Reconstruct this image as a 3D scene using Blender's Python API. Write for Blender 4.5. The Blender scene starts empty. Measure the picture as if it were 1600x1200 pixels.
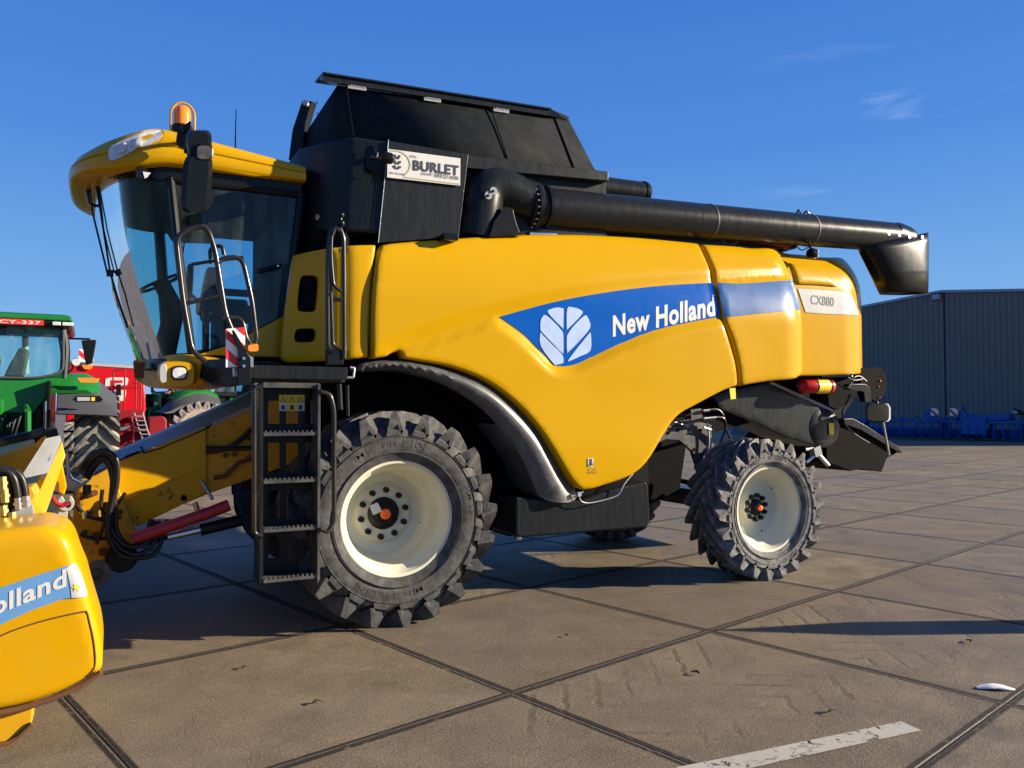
import bpy, bmesh, math, random
from mathutils import Vector, Matrix
from mathutils.geometry import delaunay_2d_cdt
from mathutils.bvhtree import BVHTree
random.seed(7)
R = math.radians
sc = bpy.context.scene
COL = sc.collection
# ---------------------------------------------------------------- camera
CAM = Vector((-1.98, -5.95, 1.68)); YAW = R(26.5); FPX = 1250.0; PITCH = math.atan(40/1250)
cd = bpy.data.cameras.new("camera"); cam = bpy.data.objects.new("camera", cd); COL.objects.link(cam)
cam.location = CAM; cam.rotation_euler = (R(90)+PITCH, 0, -YAW)
cd.sensor_width = 36; cd.lens = 36*FPX/1600; cd.clip_start = .05; cd.clip_end = 2000
sc.camera = cam
# ---------------------------------------------------------------- sky and sun
SUN_AZ, SUN_EL = R(114), R(19)            # azimuth clockwise from +Y
w = bpy.data.worlds.new("World"); sc.world = w; w.use_nodes = True
nt = w.node_tree; bg = nt.nodes['Background']; N_ = nt.nodes.new
sky = N_('ShaderNodeTexSky'); sky.sky_type = 'NISHITA'; sky.sun_disc = False
sky.sun_elevation = SUN_EL; sky.sun_rotation = SUN_AZ; sky.air_density = 1.0; sky.dust_density = .35; sky.ozone_density = 3.2
tc = N_('ShaderNodeTexCoord')
sx = N_('ShaderNodeSeparateXYZ'); nt.links.new(tc.outputs['Generated'], sx.inputs[0])
gr = N_('ShaderNodeValToRGB'); ce = gr.color_ramp; ce.elements[0].position = 0; ce.elements[0].color = (.30,.56,.90,1); ce.elements[1].position = 1; ce.elements[1].color = (.025,.12,.50,1)
for p_, c_ in ((.12, (.19,.45,.88,1)), (.30, (.080,.28,.80,1)), (.5, (.046,.205,.70,1))):
    e_ = ce.elements.new(p_); e_.color = c_
nt.links.new(sx.outputs[2], gr.inputs[0])
gs = N_('ShaderNodeVectorMath'); gs.operation = 'SCALE'; gs.inputs['Scale'].default_value = 6.6; nt.links.new(gr.outputs[0], gs.inputs[0])
hs = N_('ShaderNodeMix'); hs.data_type = 'RGBA'; hs.inputs['Factor'].default_value = .9
nt.links.new(sky.outputs[0], hs.inputs['A']); nt.links.new(gs.outputs[0], hs.inputs['B'])
mp = N_('ShaderNodeMapping'); mp.inputs['Rotation'].default_value = (0, R(14), R(-40)); mp.inputs['Scale'].default_value = (2.2, 2.2, 15)
cn = N_('ShaderNodeTexNoise'); cn.inputs['Scale'].default_value = 1.7; cn.inputs['Detail'].default_value = 9; cn.inputs['Roughness'].default_value = .6; cn.inputs['Distortion'].default_value = .5
cr = N_('ShaderNodeValToRGB'); cr.color_ramp.elements[0].position = .64; cr.color_ramp.elements[0].color = (0,0,0,1)
cr.color_ramp.elements[1].position = .95; cr.color_ramp.elements[1].color = (.32,.32,.32,1)
cm = N_('ShaderNodeMix'); cm.data_type = 'RGBA'; cm.inputs['B'].default_value = (7.5, 8.5, 10, 1)
nt.links.new(tc.outputs['Generated'], mp.inputs[0]); nt.links.new(mp.outputs[0], cn.inputs['Vector'])
nt.links.new(cn.outputs['Fac'], cr.inputs[0]); cmk = N_('ShaderNodeMapRange'); cmk.inputs['From Min'].default_value = .55; cmk.inputs['From Max'].default_value = .75; nt.links.new(sx.outputs[0], cmk.inputs['Value'])
cmz = N_('ShaderNodeMapRange'); cmz.inputs['From Min'].default_value = .42; cmz.inputs['From Max'].default_value = .36; nt.links.new(sx.outputs[2], cmz.inputs['Value'])
cmm = N_('ShaderNodeMath'); cmm.operation = 'MULTIPLY'; nt.links.new(cmk.outputs[0], cmm.inputs[0]); nt.links.new(cmz.outputs[0], cmm.inputs[1])
cmn = N_('ShaderNodeMath'); cmn.operation = 'MULTIPLY'; nt.links.new(cr.outputs[0], cmn.inputs[0]); nt.links.new(cmm.outputs[0], cmn.inputs[1])
nt.links.new(cmn.outputs[0], cm.inputs['Factor'])
nt.links.new(hs.outputs['Result'], cm.inputs['A']); nt.links.new(cm.outputs['Result'], bg.inputs['Color'])
bg.inputs['Strength'].default_value = .058
sl = bpy.data.lights.new("sun", 'SUN'); so = bpy.data.objects.new("sun", sl); COL.objects.link(so)
sl.energy = 5.0; sl.angle = R(.5); sl.color = (1, .86, .66)
sdir = Vector((math.sin(SUN_AZ)*math.cos(SUN_EL), math.cos(SUN_AZ)*math.cos(SUN_EL), math.sin(SUN_EL)))
so.rotation_euler = sdir.to_track_quat('Z', 'Y').to_euler(); so.location = (8, -4, 12)
vs = sc.view_settings; vs.view_transform = 'Standard'; vs.look = 'None'; vs.gamma = 1; vs.exposure = 1.28; vs.use_curve_mapping = False
sc.render.engine = 'CYCLES'; sc.cycles.max_bounces = 8; sc.cycles.transparent_max_bounces = 16
# ---------------------------------------------------------------- tracing a pixel of the photograph onto a real plane or surface
FW = Vector((math.sin(YAW)*math.cos(PITCH), math.cos(YAW)*math.cos(PITCH), math.sin(PITCH)))
RT = Vector((math.cos(YAW), -math.sin(YAW), 0)); UP = RT.cross(FW)
def ray(px, py): return FW + RT*((px-800)/FPX) + UP*((600-py)/FPX)
def P(px, py, Y):
    d = ray(px, py); return CAM + d*((Y-CAM.y)/d.y)
def PX(px, py, X):
    d = ray(px, py); return CAM + d*((X-CAM.x)/d.x)
def PZ(px, py, Z):
    d = ray(px, py); return CAM + d*((Z-CAM.z)/d.z)
def PD(px, py, D): return CAM + ray(px, py)*D
def PF(px, py, f):
    # first place where the sight line meets the surface y = f(x, z)
    a = -2.0; k = 0
    while k < 60:
        b = a+.06; p = P(px, py, b)
        if b >= f(p.x, p.z): break
        a = b; k += 1
    if k >= 60: return P(px, py, 1.2)
    for _ in range(14):
        c = (a+b)/2; p = P(px, py, c)
        if c >= f(p.x, p.z): b = c
        else: a = c
    return P(px, py, b)
# ---------------------------------------------------------------- materials
MATS = {}
def mat(name, col, rough=.5, metal=0., coat=0., var=.12, scale=3., dust=0., dustc=(.30,.26,.20), bump=0., bscale=60., streak=False, trans=0, emit=0, spec=.32, wear=0, wearc=(.09,.045,.02)):
    m = bpy.data.materials.new(name); m.use_nodes = True; t = m.node_tree; b = t.nodes['Principled BSDF']
    tcn = t.nodes.new('ShaderNodeTexCoord'); mpn = t.nodes.new('ShaderNodeMapping'); t.links.new(tcn.outputs['Object'], mpn.inputs[0])
    if streak: mpn.inputs['Scale'].default_value = (5, 5, .5)
    n = t.nodes.new('ShaderNodeTexNoise'); n.inputs['Scale'].default_value = scale; n.inputs['Detail'].default_value = 8; n.inputs['Roughness'].default_value = .6
    t.links.new(mpn.outputs[0], n.inputs['Vector'])
    mx = t.nodes.new('ShaderNodeMix'); mx.data_type = 'RGBA'
    c = Vector(col); mx.inputs['A'].default_value = (*(c*(1-var)), 1); mx.inputs['B'].default_value = (*[min(1, v) for v in c*(1+var)], 1)
    t.links.new(n.outputs['Fac'], mx.inputs['Factor']); out = mx.outputs['Result']
    def layer(out, noise_scale, lo, hi, amt, colr, mapped=True):
        n2 = t.nodes.new('ShaderNodeTexNoise'); n2.inputs['Scale'].default_value = noise_scale; n2.inputs['Detail'].default_value = 10; n2.inputs['Roughness'].default_value = .65
        t.links.new((mpn.outputs[0] if mapped else tcn.outputs['Object']), n2.inputs['Vector'])
        r = t.nodes.new('ShaderNodeMapRange'); r.inputs['From Min'].default_value = lo; r.inputs['From Max'].default_value = hi; r.inputs['To Max'].default_value = amt
        t.links.new(n2.outputs['Fac'], r.inputs['Value'])
        m2 = t.nodes.new('ShaderNodeMix'); m2.data_type = 'RGBA'; m2.inputs['B'].default_value = (*colr, 1)
        t.links.new(r.outputs[0], m2.inputs['Factor']); t.links.new(out, m2.inputs['A']); return m2.outputs['Result'], r
    if dust: 
        out, r = layer(out, scale*2.3, .42, .72, dust, dustc)
    if wear:
        out, r = layer(out, 9, .60, .66, wear, wearc, False)
    t.links.new(out, b.inputs['Base Color'])
    rr = t.nodes.new('ShaderNodeMapRange'); rr.inputs['To Min'].default_value = max(.02, rough-.08); rr.inputs['To Max'].default_value = min(1, rough+.12)
    t.links.new(n.outputs['Fac'], rr.inputs['Value']); t.links.new(rr.outputs[0], b.inputs['Roughness'])
    b.inputs['Metallic'].default_value = metal; b.inputs['Coat Weight'].default_value = coat; b.inputs['Coat Roughness'].default_value = .08
    b.inputs['Specular IOR Level'].default_value = spec
    if bump:
        nb = t.nodes.new('ShaderNodeTexNoise'); nb.inputs['Scale'].default_value = bscale; nb.inputs['Detail'].default_value = 5
        t.links.new(mpn.outputs[0] if streak else tcn.outputs['Object'], nb.inputs['Vector'])
        bp = t.nodes.new('ShaderNodeBump'); bp.inputs['Strength'].default_value = bump; bp.inputs['Distance'].default_value = .01
        t.links.new(nb.outputs['Fac'], bp.inputs['Height']); t.links.new(bp.outputs[0], b.inputs['Normal'])
    if emit: b.inputs['Emission Color'].default_value = (*col, 1); b.inputs['Emission Strength'].default_value = emit
    MATS[name] = m; return m
def glassmat(name, tint, rough=.02, dirt=.06, dirtc=(.5,.55,.5), ior=1.4):
    m = bpy.data.materials.new(name); m.use_nodes = True; t = m.node_tree; t.nodes.clear()
    o = t.nodes.new('ShaderNodeOutputMaterial'); tr = t.nodes.new('ShaderNodeBsdfTransparent'); tr.inputs[0].default_value = (*tint, 1)
    gl = t.nodes.new('ShaderNodeBsdfGlossy'); gl.inputs['Roughness'].default_value = rough; gl.inputs[0].default_value = (.9,.95,1,1)
    fr = t.nodes.new('ShaderNodeFresnel'); fr.inputs[0].default_value = ior
    m1 = t.nodes.new('ShaderNodeMixShader'); t.links.new(fr.outputs[0], m1.inputs[0]); t.links.new(tr.outputs[0], m1.inputs[1]); t.links.new(gl.outputs[0], m1.inputs[2])
    df = t.nodes.new('ShaderNodeBsdfDiffuse'); df.inputs[0].default_value = (*dirtc, 1)
    tcn = t.nodes.new('ShaderNodeTexCoord'); mpn = t.nodes.new('ShaderNodeMapping'); mpn.inputs['Scale'].default_value = (3, 3, .6)
    n = t.nodes.new('ShaderNodeTexNoise'); n.inputs['Scale'].default_value = 3; n.inputs['Detail'].default_value = 8
    r = t.nodes.new('ShaderNodeMapRange'); r.inputs['From Min'].default_value = .4; r.inputs['From Max'].default_value = .75; r.inputs['To Min'].default_value = dirt*.3; r.inputs['To Max'].default_value = dirt*2
    t.links.new(tcn.outputs['Object'], mpn.inputs[0]); t.links.new(mpn.outputs[0], n.inputs['Vector']); t.links.new(n.outputs['Fac'], r.inputs['Value'])
    m2 = t.nodes.new('ShaderNodeMixShader'); t.links.new(r.outputs[0], m2.inputs[0]); t.links.new(m1.outputs[0], m2.inputs[1]); t.links.new(df.outputs[0], m2.inputs[2])
    t.links.new(m2.outputs[0], o.inputs[0]); MATS[name] = m; return m
YEL = mat('yellow_paint', (.485,.268,.0), .20, spec=.22, var=.04, scale=1.3, dust=.05, dustc=(.5,.29,.03), bump=.04, bscale=25)
YELD = mat('worn_yellow_paint', (.52,.27,.003), .4, var=.12, scale=3, dust=.2, dustc=(.25,.14,.05), wear=.75)
YELH = mat('scuffed_yellow_hood', (.49,.262,.0), .22, spec=.22, var=.05, scale=2, dust=.12, dustc=(.5,.28,.06))
BLK = mat('black_paint', (.010,.012,.014), .26, spec=.16, var=.3, scale=4, dust=.22, dustc=(.05,.05,.048), streak=True, bump=.05)
BLKS = mat('black_tank_paint', (.009,.011,.0125), .29, spec=.2, var=.3, scale=6, dust=.35, dustc=(.032,.034,.034), streak=True, bump=.15, bscale=40)
BLKP = mat('black_plastic', (.007,.008,.009), .25, spec=.2, var=.2)
BLKX = mat('scuffed_black_sheet', (.013,.015,.017), .75, spec=.04, var=.3, scale=2.2, dust=.55, dustc=(.034,.036,.035), bump=.1, bscale=14)
GPL = mat('grey_frame_paint', (.15,.16,.175), .5, spec=.2, var=.15, dust=.4, dustc=(.08,.075,.06))
DARK = mat('dark_parts_and_shade', (.006,.006,.007), .8, spec=.05)  # near-black parts; also stands in for shade on the straw chopper
GREYM = mat('grey_dark_metal', (.032,.036,.04), .5, metal=.1, var=.3, dust=.3)
FEND = mat('grey_fender_plastic', (.060,.060,.062), .34, spec=.6, var=.25, scale=5, dust=.4, dustc=(.2,.2,.2))
TYRE = mat('tyre_rubber', (.034,.034,.035), .72, var=.35, scale=5, dust=.62, dustc=(.13,.128,.122), bump=.3, bscale=40)
TYRED = mat('dusty_tyre_rubber', (.07,.07,.07), .75, var=.25, scale=5, dust=.9, dustc=(.27,.26,.245), bump=.3, bscale=40)
TYREM = mat('muddy_tyre_rubber', (.24,.21,.165), .85, var=.2, scale=5, dust=.5, dustc=(.33,.29,.235))
RIM = mat('cream_rim_paint', (.58,.565,.44), .4, var=.05, scale=2, dust=.22, dustc=(.36,.30,.19))
ORG = mat('orange_cap', (.85,.13,.02), .45)
BLUE = mat('blue_decal', (.0,.075,.36), .2, spec=.25, var=.04)
BLUEP = mat('faded_blue_decal', (.03,.10,.27), .28, spec=.14, var=.15)
SILV = mat('silver_decal', (.36,.37,.37), .35, spec=.3, var=.06)
SKYB = mat('pale_blue_decal', (.10,.24,.46), .3, spec=.3, var=.3, scale=2)
WHT = mat('white_lettering', (.54,.54,.52), .4, var=.03)
LEAF = mat('pale_blue_emblem', (.34,.45,.66), .35, var=.25, scale=6)
INK = mat('dark_ink', (.03,.035,.05), .5)
GOLD = mat('olive_gold_ink', (.36,.34,.16), .5)
LTXT = mat('grey_lettering', (.10,.11,.12), .5)
CHR = mat('bright_steel', (.6,.6,.6), .22, metal=1, var=.1)
STEEL = mat('brushed_steel', (.42,.43,.45), .38, metal=.9, var=.15)
ALU = mat('grey_painted_steel', (.26,.275,.30), .45, metal=.0, var=.12, dust=.35, dustc=(.2,.2,.2))
RAIL = mat('black_rail_paint', (.012,.012,.013), .25, coat=.15, var=.3, dust=.07, dustc=(.25,.2,.15))
REDP = mat('red_paint', (.50,.004,.012), .35, var=.12)
REDD = mat('dark_red_paint', (.22,.008,.012), .5, var=.2)
REDC = mat('red_cylinder_paint', (.30,.01,.015), .35, coat=.3)
GRN = mat('green_paint', (.012,.15,.022), .3, var=.12)
GRND = mat('dark_green_paint', (.008,.07,.035), .45, var=.15)
WYEL = mat('yellow_wheel_paint', (.75,.50,.02), .4)
GFEN = mat('grey_mudguard_plastic', (.055,.058,.062), .5, var=.1)
IMPB = mat('blue_implement_paint', (.006,.08,.30), .45, var=.15)
AMB = mat('amber_lens', (.9,.22,.01), .15, coat=.6)
LENS = mat('clear_lamp_lens', (.55,.56,.55), .12, coat=.6, var=.5, scale=30)
HOSE = mat('rubber_hose', (.012,.012,.013), .35)
CLAD = mat('blue_grey_cladding', (.155,.15,.138), .5, metal=.1, var=.06, dust=.1, dustc=(.06,.08,.1))
TRIM = mat('pale_roof_trim', (.30,.34,.38), .4)
REFW = mat('reflective_white', (.8,.78,.74), .3)
REFR = mat('reflective_red', (.62,.03,.03), .3)
STKY = mat('yellow_sticker', (.80,.55,.03), .4)
SEAT = mat('dark_seat_fabric', (.03,.035,.035), .8)
BROWN = mat('brown_rust', (.12,.05,.02), .8, var=.4)
GLS = glassmat('cab_glass', (.50,.80,.88), dirt=.085, dirtc=(.26,.33,.32))
GLW = glassmat('windscreen_glass', (.52,.82,.80), dirt=.07, dirtc=(.30,.36,.31), ior=1.22)
GLT = glassmat('tractor_glass', (.62,.86,.86), dirt=.08)
# ---------------------------------------------------------------- object helpers
def finish(o, bev=0, seg=2, ang=40, flat=False):
    me = o.data
    if not flat:
        me.shade_smooth(); me.set_sharp_from_angle(angle=R(ang))
    if bev:
        md = o.modifiers.new('bevel', 'BEVEL'); md.width = bev; md.segments = seg; md.limit_method = 'ANGLE'; md.angle_limit = R(35); md.harden_normals = True
def obj(name, bm, m, parent=None, bev=0, ang=40, label=None, norm=True):
    me = bpy.data.meshes.new(name)
    if norm: bmesh.ops.recalc_face_normals(bm, faces=bm.faces)
    bm.to_mesh(me); bm.free()
    for k in (m if isinstance(m, (list, tuple)) else [m]): me.materials.append(k)
    o = bpy.data.objects.new(name, me); COL.objects.link(o)
    if parent is not None:
        o.parent = parent; o.matrix_parent_inverse = Matrix.Translation(parent_loc(parent)).inverted() if parent_loc(parent).length else Matrix()
    finish(o, bev, ang=ang)
    if label: o['label'] = label
    return o
LOCS = {}
def parent_loc(p):
    # things modelled in world coordinates: their empties stand at their base, children keep world coordinates
    v = Vector(LOCS.get(p.name, (0,0,0))); return v
def tag(o, label=None, cat=None, group=None, kind=None):
    if label: o['label'] = label
    if cat: o['category'] = cat
    if group: o['group'] = group
    if kind: o['kind'] = kind
    return o
def thing(name, label, cat, base=(0,0,0), group=None):
    o = bpy.data.objects.new(name, None); o.empty_display_size = .3; COL.objects.link(o); o.location = base; LOCS[o.name] = base
    return tag(o, label, cat, group)
def B(): return bmesh.new()
def face(bm, pts, mi=0):
    f = bm.faces.new([bm.verts.new(p) for p in pts]); f.material_index = mi; return f
def loft(bm, rings, close=True, cap=True, mi=0):
    vr = [[bm.verts.new(p) for p in r] for r in rings]; n = len(rings[0])
    for a, b in zip(vr, vr[1:]):
        for i in range(n if close else n-1):
            f = bm.faces.new((a[i], a[(i+1) % n], b[(i+1) % n], b[i])); f.material_index = mi
    if cap and close:
        for r in (vr[0], vr[-1]):
            f = bm.faces.new(r); f.material_index = mi
    return vr
def prism(bm, pts, ext, mi=0):
    ext = Vector(ext); pts = [Vector(p) for p in pts]
    loft(bm, [pts, [p+ext for p in pts]], mi=mi)
def box(bm, x0, x1, y0, y1, z0, z1, mi=0):
    prism(bm, [(x0,y0,z0),(x1,y0,z0),(x1,y0,z1),(x0,y0,z1)], (0,y1-y0,0), mi)
def obox(bm, c, ax, ay, az, mi=0):
    c, ax, ay, az = map(Vector, (c, ax, ay, az)); ax, ay, az = ax/2, ay/2, az/2
    prism(bm, [c-ax-ay-az, c+ax-ay-az, c+ax-ay+az, c-ax-ay+az], ay*2, mi)
def pplate(bm, pix, Y, th, mi=0): prism(bm, [P(x, y, Y) for x, y in pix], (0, th, 0), mi)
def smooth(pts, n=6, closed=False):
    pts = [Vector(p) for p in pts]; out = []; L = len(pts)
    for i in range(L if closed else L-1):
        g = (lambda k: pts[k % L]) if closed else (lambda k: pts[max(0, min(L-1, k))])
        p0, p1, p2, p3 = g(i-1), g(i), g(i+1), g(i+2)
        if (p1-p2).length < 1e-6: continue
        for k in range(n):
            t = k/n
            out.append(.5*((2*p1)+(-p0+p2)*t+(2*p0-5*p1+4*p2-p3)*t*t+(-p0+3*p1-3*p2+p3)*t**3))
    if not closed: out.append(pts[-1])
    return out
def tube(bm, pts, r, seg=10, sm=0, r2=None, mi=0):
    if sm: pts = smooth(pts, sm)
    pts = [Vector(p) for p in pts]; rings = []; L = len(pts); nrm = None
    for i, p in enumerate(pts):
        t = (pts[min(L-1, i+1)]-pts[max(0, i-1)]).normalized()
        if nrm is None: nrm = t.orthogonal().normalized()
        else:
            nrm = (nrm - t*nrm.dot(t))
            nrm = nrm.normalized() if nrm.length > 1e-5 else t.orthogonal().normalized()
        b = t.cross(nrm); rr = r if r2 is None else r+(r2-r)*i/(L-1)
        rings.append([p+(nrm*math.cos(2*math.pi*k/seg)+b*math.sin(2*math.pi*k/seg))*rr for k in range(seg)])
    loft(bm, rings, mi=mi)
def bend(pts, r=.06, n=4):
    # polyline with rounded corners, as bent pipe
    pts = [Vector(p) for p in pts]; out = [pts[0]]
    for a, b, c in zip(pts, pts[1:], pts[2:]):
        u, v = (a-b), (c-b); d = min(r, u.length*.45, v.length*.45); u.normalize(); v.normalize()
        p, q = b+u*d, b+v*d
        for k in range(n+1):
            t = k/n; out.append((1-t)**2*p+2*t*(1-t)*b+t*t*q)
    out.append(pts[-1]); return out
def lathe(bm, prof, c, axis='y', seg=48, mi=0, close=False):
    c = Vector(c); rings = []
    for k in range(seg):
        a = 2*math.pi*k/seg; ca, sa = math.cos(a), math.sin(a)
        if axis == 'y': rings.append([c+Vector((r*ca, h, r*sa)) for r, h in prof])
        elif axis == 'z': rings.append([c+Vector((r*ca, r*sa, h)) for r, h in prof])
        else: rings.append([c+Vector((h, r*ca, r*sa)) for r, h in prof])
    vr = [[bm.verts.new(p) for p in r] for r in rings]; n = len(prof)
    for i in range(seg):
        a, b = vr[i], vr[(i+1) % seg]
        for j in range(n if close else n-1):
            f = bm.faces.new((a[j], a[(j+1) % n], b[(j+1) % n], b[j])); f.material_index = mi
    bmesh.ops.remove_doubles(bm, verts=[v for r in vr for v in r], dist=1e-5)
def disc(bm, c, n, r, th=.01, seg=16, mi=0):
    c = Vector(c); n = Vector(n).normalized(); u = n.orthogonal().normalized(); v = n.cross(u)
    prism(bm, [c+(u*math.cos(2*math.pi*k/seg)+v*math.sin(2*math.pi*k/seg))*r for k in range(seg)], n*th, mi)
# ------- 2D polygon tools (x, z)
def inside(p, poly):
    x, z = p; c = False; n = len(poly); j = n-1
    for i in range(n):
        xi, zi = poly[i]; xj, zj = poly[j]
        if (zi > z) != (zj > z) and x < (xj-xi)*(z-zi)/(zj-zi)+xi: c = not c
        j = i
    return c
def pdist(p, poly, closed=True):
    x, z = p; best = 1e9; n = len(poly)
    for i in range(n if closed else n-1):
        ax, az = poly[i]; bx, bz = poly[(i+1) % n]; dx, dz = bx-ax, bz-az; L = dx*dx+dz*dz
        t = 0 if L == 0 else max(0, min(1, ((x-ax)*dx+(z-az)*dz)/L)); d = math.hypot(x-ax-t*dx, z-az-t*dz)
        if d < best: best = d
    return best
def resample(poly, step):
    out = []; n = len(poly)
    for i in range(n):
        a, b = poly[i], poly[(i+1) % n]; L = math.hypot(b[0]-a[0], b[1]-a[1]); k = max(1, int(L/step))
        if L < 1e-6: continue
        for j in range(k): out.append((a[0]+(b[0]-a[0])*j/k, a[1]+(b[1]-a[1])*j/k))
    return out
def sstep(a, b, x):
    t = max(0, min(1, (x-a)/(b-a))); return t*t*(3-2*t)
def outline(pix, f, sm=5):
    pts = [PF(x, y, f) for x, y in pix]
    q = smooth([(p.x, p.z, 0) for p in pts], sm, True) if sm else [Vector((p.x, p.z, 0)) for p in pts]
    return [(p.x, p.y) for p in q]
def skin(name, poly, f, m, parent, step=.06, er=.04, ed=.03, thick=.05, off=0., holes=(), label=None):
    """a pressed panel: outline poly (x,z) on the surface y = f(x,z), edges rolled over by ed within er, rim turned back by thick"""
    poly = resample(poly, step*.6); pts = list(poly); edges = [(i, (i+1) % len(poly)) for i in range(len(poly))]
    hl = []
    for h in holes:
        h = resample(h, step*.4); s = len(pts); pts += h; edges += [(s+i, s+(i+1) % len(h)) for i in range(len(h))]; hl.append(h)
    xs = [p[0] for p in poly]; zs = [p[1] for p in poly]
    if er:
        n = len(poly)
        area = sum(poly[i][0]*poly[(i+1) % n][1]-poly[(i+1) % n][0]*poly[i][1] for i in range(n)); sg = 1 if area > 0 else -1
        for d in (.12*er, .4*er, .75*er):
            for i in range(n):
                a, b = poly[i-1], poly[(i+1) % n]; dx, dz = b[0]-a[0], b[1]-a[1]; L = math.hypot(dx, dz) or 1
                q = (poly[i][0]-sg*dz/L*d, poly[i][1]+sg*dx/L*d)
                if inside(q, poly) and pdist(q, poly) > .93*d and not any(inside(q, h) or pdist(q, h) < .01 for h in hl): pts.append(q)
    x = min(xs)+step/2; row = 0
    while x < max(xs):
        z = min(zs)+(step/2 if row % 2 else 0)
        while z < max(zs):
            q = (x, z)
            if inside(q, poly) and pdist(q, poly) > max(er*1.02, step*.35) and not any(inside(q, h) or pdist(q, h) < step*.3 for h in hl): pts.append(q)
            z += step
        x += step*.87; row += 1
    r = delaunay_2d_cdt([Vector(p) for p in pts], edges, [], 0, 1e-6)
    bm = B(); vs_ = []
    for p in r[0]:
        y = f(p.x, p.y)+off
        if er and ed:
            d = pdist((p.x, p.y), poly)
            if d < er: y += ed*(1-math.sqrt(max(0, 1-(1-d/er)**2)))
        vs_.append(bm.verts.new((p.x, y, p.y)))
    for t in r[2]:
        cx = sum(r[0][i].x for i in t)/3; cz = sum(r[0][i].y for i in t)/3
        if inside((cx, cz), poly) and not any(inside((cx, cz), h) for h in hl):
            try: bm.faces.new([vs_[i] for i in t])
            except ValueError: pass
    bmesh.ops.delete(bm, geom=[v for v in bm.verts if not v.link_faces], context='VERTS')
    bmesh.ops.recalc_face_normals(bm, faces=bm.faces)
    fs = list(bm.faces)
    if fs and sum(g.normal.y*g.calc_area() for g in fs) > 0: bmesh.ops.reverse_faces(bm, faces=fs)
    if thick:
        be = [e for e in bm.edges if e.is_boundary]
        ex = bmesh.ops.extrude_edge_only(bm, edges=be)
        for v in ex['geom']:
            if isinstance(v, bmesh.types.BMVert): v.co.y += thick
        bmesh.ops.recalc_face_normals(bm, faces=bm.faces)
        if sum(g.normal.y*g.calc_area() for g in fs if g.is_valid) > 0: bmesh.ops.reverse_faces(bm, faces=bm.faces)
    return obj(name, bm, m, parent, ang=50, label=label, norm=False)
# ------- text
def textverts(s, off=0., xs=1., res=4):
    c = bpy.data.curves.new('t', 'FONT'); c.body = s; c.offset = off; c.resolution_u = res; c.size = 1; c.space_character = 1.0+2.2*max(0, off)
    o = bpy.data.objects.new('t', c); COL.objects.link(o); dg = bpy.context.evaluated_depsgraph_get(); dg.update()
    me = bpy.data.meshes.new_from_object(o.evaluated_get(dg)); bpy.data.objects.remove(o)
    vx = [v.co.copy() for v in me.vertices]; fc = [tuple(p.vertices) for p in me.polygons]; bpy.data.meshes.remove(me)
    x0 = min(v.x for v in vx); x1 = max(v.x for v in vx)
    return [((v.x-x0)/(x1-x0), v.y) for v in vx], fc      # u 0..1 across, v in em (cap height about .7)
def text(name, s, fn, m, parent, off=0., label=None):
    vx, fc = textverts(s, off); bm = B(); vs_ = [bm.verts.new((u*3, v, 0)) for u, v in vx]
    for f in fc:
        try: bm.faces.new([vs_[i] for i in f])
        except ValueError: pass
    bmesh.ops.triangulate(bm, faces=bm.faces)
    for _ in range(2):   # long strokes get extra points so that they follow the curved skin
        le = [e for e in bm.edges if e.calc_length() > .09]
        if le: bmesh.ops.subdivide_edges(bm, edges=le, cuts=2); bmesh.ops.triangulate(bm, faces=bm.faces)
    for v in bm.verts: v.co = fn(v.co.x/3, v.co.y)
    return obj(name, bm, m, parent, label=label)
def textinto(bm, s, fn, off=0., mi=0):
    vx, fc = textverts(s, off); vs_ = [bm.verts.new(fn(u, v)) for u, v in vx]
    for f in fc:
        try: bm.faces.new([vs_[i] for i in f]).material_index = mi
        except ValueError: pass
def pxlay(p0, p1, h, fs, lift=.005, shear=0.):
    """lettering base line from pixel p0 to p1 with capital height h px, laid on surface fs"""
    def fn(u, v):
        x = p0[0]+(p1[0]-p0[0])*u+shear*v*h/.7; y = p0[1]+(p1[1]-p0[1])*u-v*h/.7
        q = PF(x, y, fs); d = (CAM-q).normalized(); return q+Vector((0, -lift, 0))
    return fn
def copy_tree(o, parent=None):
    c = o.copy(); COL.objects.link(c)
    if parent is not None: c.parent = parent
    for ch in list(o.children): copy_tree(ch, c)
    return c
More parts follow.
